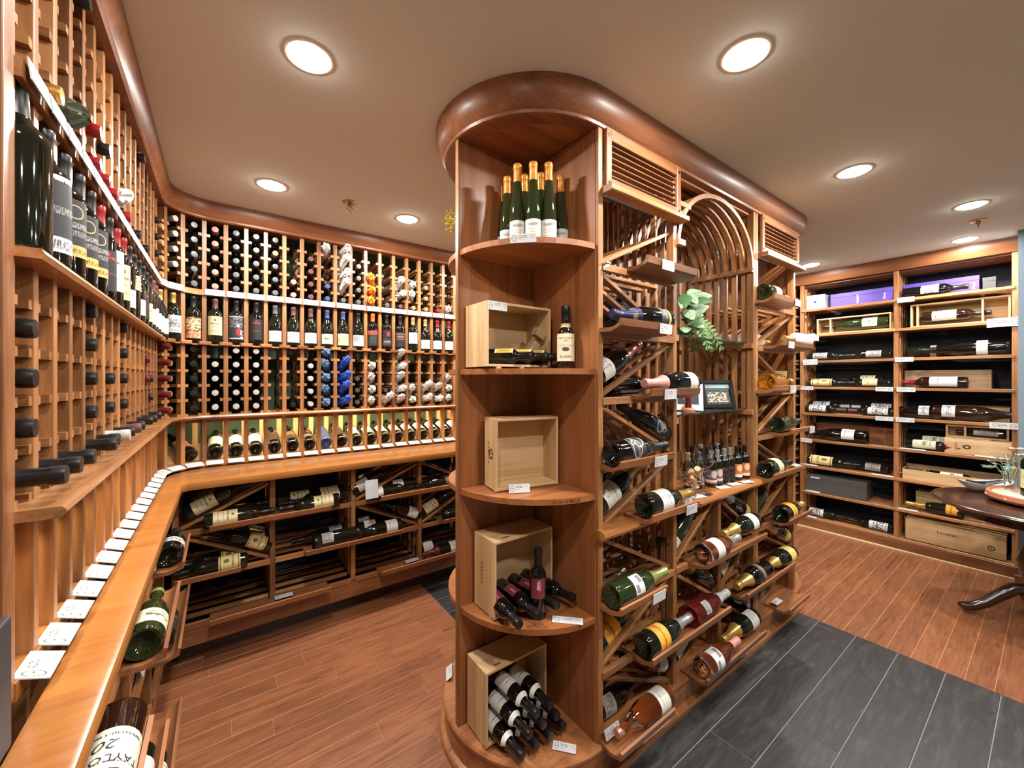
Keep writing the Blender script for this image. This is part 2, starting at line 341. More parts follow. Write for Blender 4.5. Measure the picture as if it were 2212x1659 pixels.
# ------------------------------------------------------------------ lettering
def text_mesh(s, size, spacing=1.0, shear=0.0):
    cu = bpy.data.curves.new('lettering', 'FONT'); cu.body = s; cu.size = size; cu.align_x = 'CENTER'; cu.align_y = 'CENTER'
    cu.resolution_u = 2; cu.space_character = spacing; cu.shear = shear
    o = bpy.data.objects.new('lettering', cu); C.objects.link(o)
    me = bpy.data.meshes.new_from_object(o); bpy.data.objects.remove(o); bpy.data.curves.remove(cu); return me
def flat_text(s, size, mat, parent, M, spacing=1.0, shear=0.0):
    me = text_mesh(s, size, spacing, shear); me.materials.clear(); me.materials.append(MATS[mat])
    o = link('lettering', me, parent, M); return o
TXT = {}
def round_text(s, size, mat, parent, R, z, ang=0.0, turn=False, spacing=1.0, shear=0.0):
    """lettering bent round a bottle; turn: the words run along the bottle"""
    key = (s, size, mat, R, z, ang, turn)
    if key not in TXT:
        me = text_mesh(s, size, spacing, shear); me.materials.clear(); me.materials.append(MATS[mat])
        bm = bmesh.new(); bm.from_mesh(me); bmesh.ops.triangulate(bm, faces=bm.faces)
        for v in bm.verts:
            x, y = v.co.x, v.co.y
            if turn: x, y = -y, x
            a = ang + x / R
            v.co = (math.cos(a) * (R + .0009), math.sin(a) * (R + .0009), z + y)
        bm.to_mesh(me); bm.free(); TXT[key] = me
    return link('lettering', TXT[key], parent)

# ------------------------------------------------------------------ bottles (local Z from base to top, label towards local X)
PROF = {
 'bordeaux': dict(R=.0375, H=.300, p=[(0, .022), (.018, .012), (.031, .001), (.035, 0), (.0372, .004), (.0375, .012), (.0375, .188), (.0366, .198), (.033, .208), (.026, .218), (.019, .227), (.0158, .236), (.0146, .248), (.0140, .278), (.0155, .281), (.0155, .294), (.0145, .299), (0, .300)], cap=.236, lab=(.045, .155)),
 'burgundy': dict(R=.0410, H=.297, p=[(0, .024), (.02, .012), (.034, .001), (.038, 0), (.0405, .004), (.041, .012), (.041, .140), (.0402, .153), (.037, .170), (.031, .190), (.0245, .208), (.0195, .222), (.0165, .236), (.0148, .252), (.0142, .276), (.0158, .279), (.0158, .291), (.0148, .296), (0, .297)], cap=.234, lab=(.030, .118)),
 'champagne': dict(R=.0440, H=.318, p=[(0, .03), (.022, .016), (.036, .001), (.040, 0), (.0432, .004), (.044, .014), (.044, .135), (.0432, .150), (.040, .170), (.034, .192), (.0275, .212), (.0215, .232), (.0178, .250), (.0158, .272), (.0152, .288), (.0172, .290), (.0172, .297), (.0162, .300), (.0172, .304), (.0172, .312), (.0150, .3175), (0, .318)], cap=.205, lab=(.045, .125)),
 'flute': dict(R=.0285, H=.290, p=[(0, .012), (.015, .006), (.024, .001), (.0265, 0), (.0282, .003), (.0285, .009), (.0285, .100), (.0275, .120), (.0245, .145), (.021, .170), (.0175, .195), (.0148, .222), (.0140, .245), (.0138, .270), (.0150, .272), (.0150, .285), (.0140, .2895), (0, .290)], cap=.226, lab=(.016, .082)),
 'half': dict(R=.0300, H=.240, p=[(0, .016), (.016, .008), (.025, .001), (.028, 0), (.0297, .003), (.030, .009), (.030, .142), (.029, .152), (.0255, .161), (.0195, .169), (.0155, .177), (.0142, .188), (.0136, .216), (.0150, .219), (.0150, .234), (.014, .239), (0, .240)], cap=.186, lab=(.035, .125)),
 'stout': dict(R=.0320, H=.230, p=[(0, .014), (.018, .006), (.027, .001), (.030, 0), (.0316, .003), (.032, .009), (.032, .118), (.0312, .128), (.028, .139), (.0215, .148), (.0172, .156), (.0160, .166), (.0155, .186), (.0148, .200), (.0162, .203), (.0162, .226), (.015, .2295), (0, .230)], cap=.178, lab=(.026, .118)),
}
def scaled(src, k, kr=None):
    kr = kr or k; q = PROF[src]
    return dict(R=q['R'] * kr, H=q['H'] * k, p=[(r * kr, z * k) for r, z in q['p']], cap=q['cap'] * k, lab=(q['lab'][0] * k, q['lab'][1] * k))
PROF['magnum'] = scaled('bordeaux', 1.2); PROF['bigburg'] = scaled('burgundy', 1.26); PROF['jeroboam'] = scaled('bordeaux', 1.55, 1.5)
PROF['longburg'] = scaled('burgundy', 1.55, 1.4); PROF['bigchamp'] = scaled('champagne', 1.15); PROF['mini'] = scaled('bordeaux', 0.58, 0.68)
BM = {}
def bmesh_of(kind, what, mat, **k):
    key = (kind, what, mat, tuple(sorted(k.items())))
    if key in BM: return BM[key]
    q = PROF[kind]; mb = MB()
    if what == 'glass': me = mb.lathe(q['p'], 28).mesh('glass', mat, smooth=True, angle=0.9)
    elif what == 'foil':
        z0 = k.get('z0', q['cap']); pr = [(r + .0007, z) for r, z in q['p']]; out = []
        for (r0, a), (r1, b) in zip(pr, pr[1:]):
            if a < z0 <= b: out.append((r0 + (r1 - r0) * (z0 - a) / (b - a), z0))
            if b >= z0: out.append((r1 if r1 > .001 else 0, b + (.0007 if b > q['H'] - .01 else 0)))
        me = mb.lathe(out, 24).mesh('foil', mat, smooth=True, angle=0.9)
    else:
        z0, z1 = k.get('lab', q['lab']); half = k.get('half', 1.15); n = 14
        rad = lambda z: max(q['p'][i][0] + (q['p'][i + 1][0] - q['p'][i][0]) * (z - q['p'][i][1]) / max(1e-6, q['p'][i + 1][1] - q['p'][i][1]) for i in range(4, len(q['p']) - 1) if q['p'][i][1] - 1e-6 <= z <= q['p'][i + 1][1] + 1e-6)
        vs, fs, uvs = [], [], []
        for i in range(n + 1):
            a = -half + 2 * half * i / n
            for j in range(5):
                z = z0 + (z1 - z0) * j / 4; r = rad(z) + .0006
                vs.append((r * math.cos(a), r * math.sin(a), z)); uvs.append((i / n, j / 4))
        fs = [(i * 5 + j, (i + 1) * 5 + j, (i + 1) * 5 + j + 1, i * 5 + j + 1) for i in range(n) for j in range(4)]
        me = bpy.data.meshes.new('label'); me.from_pydata(vs, [], fs); me.materials.append(MATS[mat])
        ul = me.uv_layers.new(name='UVMap')
        for l in me.loops: ul.data[l.index].uv = uvs[l.vertex_index]
        for f in me.polygons: f.use_smooth = True
    BM[key] = me; return me
COUNT = {}
def bottle(kind, M, label, glass='glass_dark', foil='foil_black', lab=None, group='wine bottles', name='wine_bottle', cat='bottle', neck=None, labk={}, text=(), foilk={}):
    o = thing(name, label, cat, M=M, group=group)
    link('glass', bmesh_of(kind, 'glass', glass), o)
    if foil: link('foil', bmesh_of(kind, 'foil', foil, **foilk), o)
    if lab:
        lo = link('label', bmesh_of(kind, 'label', lab, **labk), o)
        for t in text: round_text(t[0], t[1], t[2], lo, PROF[kind]['R'], t[3], *(t[4:] if len(t) > 4 else ()))
    if neck: link('neck_label', bmesh_of(kind, 'label', neck, lab=(PROF[kind]['H'] * .66, PROF[kind]['H'] * .72), half=1.6), o)
    return o
WR = {}
def crumple(mat, v, long=True):
    key = (mat, v, long)
    if key in WR: return WR[key]
    rnd = random.Random(v * 7 + 3); seg = 22
    prof = [(0, 0), (.034, .001), (.0375, .012)] + [(.0378, .02 + .15 * i / 5) for i in range(6)] + [(.0372, .19), (.034, .212), (.026, .23), (.0205, .25), (.0195, .27), (.0215, .29), (.024, .305), (.021, .318), (.012, .325), (0, .327)]
    if not long: prof = [(r, z if z < .28 else .28 + (z - .28) * .6) for r, z in prof]
    mb = MB().lathe(prof, seg); n = len(prof); out = []
    for i, (x, y, z) in enumerate(mb.v):
        k = 1 + rnd.uniform(-.06, .06) if z < .2 else 1 + rnd.uniform(-.28, .3)
        dx = 0.0
        if z > .24: dx = (z - .24) * (-.35 + .25 * math.sin(v * 1.7))
        out.append((x * k + dx, y * k + (z - .24) * .3 * math.cos(v * 2.3) * (z > .24), z + (rnd.uniform(-.006, .006) if z > .02 else 0)))
    mb.v = out; WR[key] = mb.mesh('paper', mat, smooth=True, angle=0.35); return WR[key]
def wrapped(M, mat, v, label, group):
    o = thing('wrapped_bottle', label, 'wrapped bottle', M=M, group=group)
    link('paper', crumple(mat, v), o)
    return o

# ------------------------------------------------------------------ price tags
TG = {}
def tag_mesh(w, h, mat, lip=False):
    key = (w, h, mat, lip)
    if key in TG: return TG[key]
    mb = MB().box(-w / 2, w / 2, -.001, .001, -h / 2, h / 2); me = mb.mesh('price_tag', mat)
    ul = me.uv_layers.new(name='UVMap')
    for l in me.loops:
        c = me.vertices[l.vertex_index].co; ul.data[l.index].uv = (c.x / w + .5, c.z / h + .5)
    TG[key] = me; return me
def price_tag(pos, facing, label, w=.075, h=.028, tilt=0.0, mat='tag_print', group='price tags', name='price_tag', yawoff=0.0):
    """facing: horizontal direction the print looks to; tilt leans the top away"""
    n = Vector((facing[0], facing[1], 0)).normalized(); x = Vector((-n.y, n.x, 0))
    M = Matrix.Translation(pos) @ Matrix((x, -n, Vector((0, 0, 1)))).transposed().to_4x4() @ Matrix.Rotation(-tilt, 4, 'X')
    if yawoff: M = Matrix.Translation(pos) @ Matrix.Rotation(yawoff, 4, 'Z') @ Matrix.Translation(-Vector(pos)) @ M
    o = link(name, tag_mesh(w, h, mat), None, M); return tag(o, label, 'price tag', group)

# ------------------------------------------------------------------ the room
XB0, XB1 = 1.10, 2.81           # the dark tile strip runs between these two
XL, YB, XR = -0.62, 3.20, 4.86  # wall faces
fl = struct('floor', MB().box(-1.2, 5.4, -3.4, 3.6, -0.12, -0.0015), 'grout')
sb = MB()
sb.box(-.62, XB0 - .002, -1.2, 2.9, -.006, -.0008); sb.box(XB1 + .002, 4.86, -1.2, 3.2, -.006, -.0008)
o = link('plank_bed', sb.mesh('plank_bed', 'seam')); o.parent = fl
PW, TW = 0.0905, 0.168
rnd = random.Random(5)
def strips(x0, x1, y0, y1, wd, lmin, lmax, gap, mat, name, starts=None):
    y, k = y0, 0
    while y < y1:
        x = x0; first = True
        cuts = []
        if starts and k in starts: cuts = list(starts[k])
        else:
            c = x0 + rnd.uniform(.2, lmax)
            while c < x1 - .1: cuts.append(c); c += rnd.uniform(lmin, lmax)
        for c in cuts + [x1]:
            board(name, ((x + c) / 2, y + wd / 2, -.006), (c - x - gap, wd - gap, .012), fl, mat, ch=.0008, axis=0); x = c
        y += wd; k += 1
strips(-.30, XB0, .20, 2.75, PW, .55, 1.1, .0013, 'plank', 'plank')
strips(XB1, 4.62, -.55, 2.70, PW, .5, 1.1, .0019, 'plank', 'plank')
T0 = .826 - 9 * TW
strips(XB0, XB1, T0, 2.75, TW, 1.085, 1.086, .0036, 'slate', 'tile', {9: [1.11 + 1.085], 8: [1.583, 2.668], 7: [1.876], 6: [1.40, 2.487], 5: [1.55, 2.636], 4: [1.9]})
struct('ceiling', MB().box(-1.2, 5.4, -3.4, 3.6, CEIL, CEIL + .12), 'ceiling_paint')
struct('wall_left', MB().box(XL - .12, XL, -3.4, 3.6, 0, CEIL), 'green_paint')
struct('wall_back', MB().box(-1.2, 5.4, YB, YB + .12, 0, CEIL), 'green_paint')
struct('wall_right', MB().box(XR, XR + .12, .16, 3.6, 0, CEIL), 'navy_paint')
struct('wall_corner', MB().box(4.30, 5.4, -3.4, .165, 0, CEIL), 'blue_paint')
struct('wall_front', MB().box(-1.2, 5.4, -3.4, -3.28, 0, CEIL), 'beige_paint')
struct('baseboard_right', MB().box(4.276, 4.30, -1.6, .18, 0, .10), 'cherry_y', bevel=.003)
struct('trim_1', MB().box(4.262, 4.277, -1.6, .185, 0, .018), 'pine_y')

# ------------------------------------------------------------------ recessed ceiling lamps, each with its own light
def downlight(x, y, label, power=1.0):
    t = thing('downlight', label, 'ceiling light', (x, y, CEIL), group='recessed ceiling lights')
    link('trim_ring', bmesh_ring(), t); link('lens', bmesh_lens(), t)
    L = bpy.data.lights.new('lamp_light', 'AREA'); L.shape = 'DISK'; L.size = .10; L.spread = math.radians(180)
    L.energy = LAMP_POWER * power; L.color = WARM
    lo = link('lamp_light', L, t, Matrix.Translation((0, 0, -.018)))
_r = {}
def bmesh_ring():
    if 'r' not in _r: _r['r'] = MB().lathe([(.058, 0), (.058, -.003), (.064, -.004), (.070, -.002), (.071, 0)], 32).mesh('trim_ring', 'white_paint', smooth=True)
    return _r['r']
def bmesh_lens():
    if 'l' not in _r: _r['l'] = MB().lathe([(0, -.016), (.025, -.0145), (.045, -.010), (.056, -.004), (.058, 0)], 32).mesh('lens', 'lamp_glow', smooth=True)
    return _r['l']
for px, py, lb in [(668, 123, 'large bright ceiling light nearest the left wall rack'), (587, 400, 'ceiling light above the curved corner of the wall rack'),
                   (880, 473, 'ceiling light over the back rack, right of the sprinkler'), (1610, 118, 'bright ceiling light right of the island top, nearest of its row'),
                   (1845, 370, 'ceiling light halfway along the row right of the island'), (2098, 443, 'ceiling light in front of the far right bottle shelf'),
                   (2085, 517, 'small ceiling light just above the far right shelf cornice'), (1752, 572, 'far ceiling light showing past the far end of the island')]:
    p = at_z(px, py, CEIL); downlight(p.x, p.y, lb)
for x, y, lb in [(.10, .35, 'ceiling light overhead close to the left rack, behind the camera'), (.75, -.35, 'ceiling light overhead behind the camera, left one'), (1.95, -.45, 'ceiling light overhead behind the camera, middle one'),
                 (3.1, -.45, 'ceiling light overhead behind the camera, right one'), (1.75, 2.25, 'ceiling light over the aisle behind the island, middle'), (2.9, 2.25, 'ceiling light over the aisle behind the island, far end')]:
    downlight(x, y, lb, .62 if x < .2 else 1.0)
def sprinkler(px, py, lb):
    p = at_z(px, py, CEIL)
    t = thing('sprinkler_head', lb, 'sprinkler', p, group='ceiling sprinklers')
    part('escutcheon', MB().lathe([(0, -.004), (.02, -.010), (.036, -.004), (.038, 0)], 24), 'brass', t, world=False, smooth=True)
    part('stem', MB().lathe([(0, -.005), (.010, -.006), (.010, -.022), (.006, -.026), (0, -.027)], 12), 'brass', t, world=False, smooth=True)
    fr = MB(); 
    for s in (-1, 1): fr.tube([(s * .009, 0, -.02), (s * .015, 0, -.034), (s * .004, 0, -.05), (0, 0, -.054)], .0025, 6)
    part('yoke', fr, 'brass', t, world=False)
    part('deflector', MB().lathe([(0, -.054), (.017, -.056), (.017, -.058), (0, -.058)], 16), 'brass', t, world=False)
sprinkler(755, 437, 'brass sprinkler head on the ceiling above the back rack')
sprinkler(2113, 476, 'dark sprinkler head on the ceiling before the far right shelf')

# ------------------------------------------------------------------ wall racks: one path, left wall - curved corner - back wall
XF, YF, RA = -.26, 2.83, .22          # rack faces and the corner radius
ACX, ACY = XF + RA, YF - RA; AL = RA * PI / 2; PITCH = .0985
def rp(s):
    """rack path: position and outward normal at s (s = 0 where the curve meets the back wall)"""
    if s >= 0: return (ACX + s, YF, 0, -1)
    if s <= -AL: return (XF, ACY + (s + AL), 1, 0)
    a = PI / 2 - s / RA   # from 90 degrees (back) round to 180 (left)
    return (ACX + RA * math.cos(a), ACY + RA * math.sin(a), -math.cos(a), -math.sin(a))
def path(s0, s1, step=.03):
    ss = [s0]
    for v in (-AL, 0.0):
        if s0 < v < s1: ss.append(v)
    k = max(1, int(AL / .022))
    ss += [-AL + AL * i / k for i in range(1, k) if s0 < -AL + AL * i / k < s1]
    ss.append(s1); return [rp(s) for s in sorted(set(ss))]
def sk(k): return .057 + PITCH * k
KL, KC0, KC1, KR = -21, -5, 0, 27      # left rack posts -21..-5, curved -5..0, back 0..27
Z0, ZLED, ZDIS, ZTAG, ZTOP = .925, 1.205, 1.615, 1.893, 2.305
MID = [1.2475 + .0815 * i for i in range(5)]; UP = [1.935 + .0805 * i for i in range(5)]
RACKS = []
for nm, k0, k1, lb in [('wine_rack', KL, KC0, 'tall wooden bottle rack along the left wall, posts up to the cornice'),
                       ('wine_rack', KC0, KC1, 'curved corner bay of the wooden wall rack between left and back'),
                       ('wine_rack', KC1, KR, 'long wooden bottle rack along the back wall above the counter')]:
    x, y, nx, ny = rp(sk(k0)); RACKS.append((thing(nm, lb, 'wine rack', (x, y, Z0), group='wall racks'), k0, k1))
def rmat(s, o, z):
    x, y, nx, ny = rp(s)
    return Matrix.Translation((x + nx * o, y + ny * o, z)) @ Matrix(((-ny, nx, 0), (nx, ny, 0), (0, 0, 1))).transposed().to_4x4() if False else \
        Matrix.Translation((x + nx * o, y + ny * o, z)) @ Matrix(((ny * -1, nx, 0), (nx * 1, ny, 0), (0, 0, 1))).to_4x4()
# local axes of rmat: X along the rack, Y out into the room
rail_mb = MB()
for z in MID + UP:
    for sd in (-1, 1): rail_mb.box(sd * .011 if sd > 0 else -.027, .027 if sd > 0 else -.011, -.285, -.002, z - .0464, z - .0304)
rail_me = rail_mb.mesh('rails', 'redwood_y')
hi_me = MB().box(-.011, .011, -.038, 0, Z0, ZTOP).mesh('post', 'redwood_z', bevel=.0015)
bk_me = MB().box(-.014, .014, -.31, -.285, Z0, ZTOP).mesh('rear_post', 'pine_z')
lug_me = MB().prism([(-.046, -.004), (.046, -.004), (.026, .030), (-.026, .030)], ZDIS - .016, ZDIS + .003).mesh('shelf_lug', 'redwood_x', bevel=.002)
for t, k0, k1 in RACKS:
    for k in range(k0, k1 + (1 if k1 == KR else 0)):
        M = rmat(sk(k), 0, 0)
        p = wparent(link('post', hi_me, None, M), t)
        q = link('rear_post', bk_me, None, M); wparent(q, t)
        if k < 17: r = link('rails', rail_me, None, M); wparent(r, t); r['kind'] = 'stuff'
    s0, s1 = sk(k0), sk(k1); pth = path(s0, s1)
    if k0 != KL:
      for k in range(k0, k1 + (1 if k1 == KR else 0)): wparent(link('shelf_lug', lug_me, None, rmat(sk(k), 0, 0)), t)
    part('shelf_edge', MB().sweep(pth, [(-.006, ZDIS - .018), (.020, ZDIS - .018), (.020, ZDIS - .010), (-.006, ZDIS - .004)] if k0 != KL else [(-.006, ZDIS - .016), (.030, ZDIS - .016), (.034, ZDIS - .008), (.030, ZDIS), (-.006, ZDIS)]), 'redwood_x' if k0 == 0 else 'redwood_y', t)
    part('display_shelf', MB().sweep(pth, [(-.30, ZDIS - .016), (-.006, ZDIS - .016), (-.004, ZDIS - .008), (-.006, ZDIS), (-.30, ZDIS)]), 'redwood_x' if k0 == 0 else 'redwood_y', t)
    part('ledge', MB().sweep(pth, [(-.30, ZLED - .018), (.050, ZLED - .018), (.058, ZLED - .008), (.052, ZLED), (-.30, ZLED)]), 'redwood_x' if k0 == 0 else 'redwood_y', t)
    part('ledge_fascia', MB().sweep(pth, [(-.060, ZLED - .045), (-.045, ZLED - .045), (-.045, ZLED - .018), (-.060, ZLED - .018)]), 'cherry_x' if k0 == 0 else 'cherry_y', t)
    part('tag_rail', MB().sweep(pth, [(.0, ZTAG - .016), (.010, ZTAG - .016), (.010, ZTAG + .014), (.0, ZTAG + .014)]), 'redwood_x' if k0 == 0 else 'redwood_y', t)
    part('foot_rail', MB().sweep(pth, [(-.05, Z0 - .012), (.004, Z0 - .012), (.004, Z0 + .016), (-.05, Z0 + .022)]), 'honey_x' if k0 == 0 else 'honey_y', t)
    part('cradle_board', MB().sweep(pth, [(-.30, Z0 + .086), (-.30, Z0 + .076), (-.05, Z0 + .004), (-.05, Z0 + .014)]), 'pine_x' if k0 == 0 else 'pine_y', t)
# thin tapered cheeks beside every display bottle, near the front of the shelf
# cornice of the wall racks
cs = [(-.06, 2.300), (.020, 2.300), (.026, 2.306), (.026, 2.314), (.022, 2.318), (.034, 2.334), (.044, 2.356), (.048, 2.380), (.048, CEIL - .001), (-.06, CEIL - .001)]
o = link('cornice', MB().sweep(path(sk(KL) - .02, sk(KR), .02), cs).mesh('cornice', 'cornice_x', smooth=True, angle=.5)); tag(o, 'long rounded wooden cornice following the left and back wall racks', 'cornice')
# near end panel of the left rack
o = board('rack_end_panel', (XF - .145, sk(KL) - AL * 0 + .0, 1.2), (.31, .02, 2.4), None, 'panel', axis=2)
o.location = (XF - .120, rp(sk(KL))[1] - .030, 1.66); tag(o, 'wooden end panel closing the near end of the left rack', 'panel')
o.data = MB().box(-.20, .125, -.018, .018, -.735, .735).mesh('rack_end_panel', 'cherry_z', bevel=.002)

# ------------------------------------------------------------------ the worktop in front of the racks
CT = .915
inner = [rp(s) for s in [sk(KL) - .6] + [-AL + AL * i / 12 for i in range(13)] + [sk(KR)]]
EX, EY = -.150, 2.435
poly = [(x + nx * .028, y + ny * .028) for x, y, nx, ny in inner] + [(rp(sk(KR))[0], EY), (EX + .03, EY)] + [(EX + .03 - .03 * math.sin(a), EY - .03 + .03 * math.cos(a)) for a in ()] + [(EX, EY - .02), (EX, rp(sk(KL) - .6)[1])]
o = link('worktop', MB().prism(poly, CT - .040, CT).mesh('worktop', 'honey_x', bevel=.010, smooth=True, angle=.6)); tag(o, 'honey coloured wooden worktop bending from the left wall to the back', 'worktop')
o.data.materials.clear(); o.data.materials.append(MATS['honey_x']); o.data.materials.append(MATS['honey_y'])
for f in o.data.polygons:
    if f.center.x < EX + .01 and f.normal.x > .3: f.material_index = 1
# slanted strip with one white card for each column, between rack and worktop
def col_mid(k): return (sk(k) + sk(k + 1)) / 2
def col_name(k):
    if k >= -3: return '%s column past the curve' % ORD[k + 4]
    if k >= KC0: return '%s column inside the curve' % ORD[k + 6]
    return '%s column of the left rack' % ORD[k - KL + 1]
for k in range(KL, 15):
    x, y, nx, ny = rp(col_mid(k))
    p = (x + nx * .016, y + ny * .016, Z0 + .012)
    price_tag(p, (nx, ny), 'white price card by the worktop, ' + col_name(k), w=.078, h=.044, tilt=1.2, group='price cards along the worktop')
for k in range(KL, 15):
    if k in (-2,): continue
    x, y, nx, ny = rp(col_mid(k))
    p = (x + nx * .016, y + ny * .016, ZTAG + .004)
    price_tag(p, (nx, ny), 'white tag on the upper rail, ' + col_name(k), w=.088, h=.034, tilt=.12, group='price tags on the upper rail')
# led strips tucked under the ledge light the tilted bottles
for lb, a, b in [('warm light strip hidden under the ledge of the left rack', sk(KL) + .02, -AL - .02), ('warm light strip hidden under the ledge of the back rack', .03, sk(16))]:
    o = link('light_strip', MB().sweep(path(a, b), [(-.085, ZLED - .024), (-.070, ZLED - .024), (-.070, ZLED - .019), (-.085, ZLED - .019)]).mesh('light_strip', 'led_glow')); tag(o, lb, 'light strip')

# ------------------------------------------------------------------ bottles in the wall racks
def neck_out(k, z, out, kind, label, group, **kw):
    s = col_mid(k); x, y, nx, ny = rp(s); H = PROF[kind]['H']; q = PROF[kind]['R']
    z = z - .0375 + q if q > .0375 else z
    M = frame((x + nx * (out - H), y + ny * (out - H), z), (nx, ny, 0), (0, 0, 1))
    return bottle(kind, M, label, group=group, **kw)
def wrap_out(k, z, out, mat, v, label, group):
    x, y, nx, ny = rp(col_mid(k)); l = out - .327
    return wrapped(frame((x + nx * l, y + ny * l, z + .004), (nx, ny, 0), (0, 0, -1)), mat, v, label, group)
COLN = {'foil_grey': 'grey-capped', 'foil_white': 'white-capped', 'foil_black': 'black-capped', 'foil_pink': 'pink-capped', 'foil_tan': 'tan-capped', 'foil_red': 'red-capped', 'foil_maroon': 'maroon-capped', 'foil_blue': 'blue-capped', 'foil_gold': 'gold-capped', 'foil_dusk': 'brown-capped'}
WN = {'tissue_white': 'white', 'tissue_orange': 'orange', 'tissue_blue': 'bright blue', 'tissue_slate': 'grey-blue', 'tissue_olive': 'dark olive'}
def fill(sec, rows, k, r, what, out=.012, glass='glass_dark', kind='bordeaux'):
    z = rows[r]; where = '%s up in the %s, %s section' % (ORD[r + 1], col_name(k), sec)
    if what.startswith('tissue'): wrap_out(k, z, .045 if k > -6 else .035, what, (k * 5 + r * 3) % 6, '%s paper-wrapped bottle, %s' % (WN[what], where), 'wrapped bottles in the wall rack')
    else: neck_out(k, z, out, kind, '%s bottle, %s' % (COLN[what], where), 'bottles lying in the wall rack', foil=what, glass=glass)
for k, w_, rows in [(-5, 'foil_black', (0, 1, 2, 3)), (-4, 'foil_tan', (0, 1, 2, 3)), (-3, 'foil_white', (1, 2, 3, 4)), (-2, 'foil_grey', range(5)), (-1, 'foil_pink', range(5)), (0, 'foil_grey', range(5)),
                    (1, 'foil_grey', range(5)), (2, 'foil_grey', (0, 1, 2, 4)), (2, 'foil_tan', (3,)), (3, 'foil_pink', (0, 1)), (4, 'foil_dusk', (0, 1, 2, 3)), (5, 'foil_blue', (0, 1)), (5, 'tissue_white', (4,)),
                    (6, 'tissue_white', (1, 2, 3, 4)), (6, 'foil_grey', (0,)), (7, 'foil_grey', (0, 1, 2, 3)), (8, 'tissue_orange', (0, 1, 2)), (9, 'foil_grey', (0,)), (10, 'tissue_white', (1, 2)), (10, 'foil_dusk', (0,)),
                    (11, 'tissue_white', (1, 2)), (11, 'foil_tan', (0,)), (12, 'foil_tan', (0, 1, 2)), (13, 'foil_red', (0,)), (14, 'tissue_white', (0,)),
                    (-20, 'foil_gold', (0,)), (-19, 'tissue_olive', (0,)), (-17, 'foil_red', (0, 1)), (-18, 'foil_black', (4,)), (-16, 'foil_red', (0,)), (-16, 'foil_black', (1,)), (-15, 'foil_red', (0,)), (-14, 'tissue_white', (0,)), (-13, 'foil_red', (0,)), (-10, 'foil_black', (4,)), (-11, 'foil_black', (0,)), (-9, 'foil_black', (0,))]:
    for r in rows: fill('upper', UP, k, r, w_, out=.012 if k > -6 else .020)
for k, w_, rows, g, out in [(-4, 'foil_maroon', range(5), 'glass_dark', .04), (-3, 'foil_gold', range(5), 'glass_moss', -.02), (-2, 'foil_black', range(5), 'glass_green', .0), (-1, 'foil_white', (0, 1, 2, 3), 'glass_dark', .01),
                       (0, 'foil_white', range(5), 'glass_dark', .01), (1, 'foil_white', range(5), 'glass_dark', .01), (3, 'foil_black', (0,), 'glass_dark', .0), (4, 'foil_white', (0, 1, 2, 3), 'glass_dark', .01),
                       (5, 'tissue_slate', range(5), '', 0), (6, 'tissue_blue', (0, 1, 2, 3), '', 0), (7, 'foil_grey', (0, 1, 2), 'glass_dark', -.02), (8, 'tissue_white', (0, 1, 2, 3), '', 0), (9, 'tissue_white', (0,), '', 0), (9, 'foil_dusk', (1,), 'glass_dark', -.02),
                       (10, 'tissue_white', range(5), '', 0), (11, 'tissue_white', (0, 1), '', 0), (12, 'tissue_white', (0, 1), '', 0), (13, 'tissue_white', (0, 1), '', 0), (14, 'tissue_white', (0, 1, 2), '', 0),
                       (-21, 'foil_black', (1, 2, 3), 'glass_dark', .012), (-17, 'foil_black', (1, 2, 3, 4), 'glass_dark', .012), (-15, 'foil_black', (1, 2), 'glass_dark', .012), (-13, 'foil_black', (1, 2, 3, 4), 'glass_dark', .012), (-8, 'foil_maroon', (2, 3), 'glass_dark', .012), (-7, 'foil_black', (1, 2), 'glass_dark', .012),
                       (-21, 'foil_black', (0,), 'glass_dark', .047), (-20, 'foil_black', (0,), 'glass_dark', .045), (-19, 'foil_black', (0,), 'glass_brown', .045), (-17, 'foil_black', (0,), 'glass_dark', .047), (-16, 'foil_black', (0,), 'glass_dark', .038), (-15, 'foil_white', (0,), 'glass_dark', .045), (-14, 'foil_black', (0,), 'glass_dark', .042), (-13, 'foil_dusk', (0,), 'glass_dark', .045), (-12, 'foil_black', (0,), 'glass_green', .042), (-10, 'foil_black', (0,), 'glass_green', .042), (-9, 'foil_black', (0,), 'glass_dark', .045), (-7, 'foil_black', (0,), 'glass_dark', .04)]:
    for r in rows: fill('middle', MID, k, r, w_, out, g or 'glass_dark')
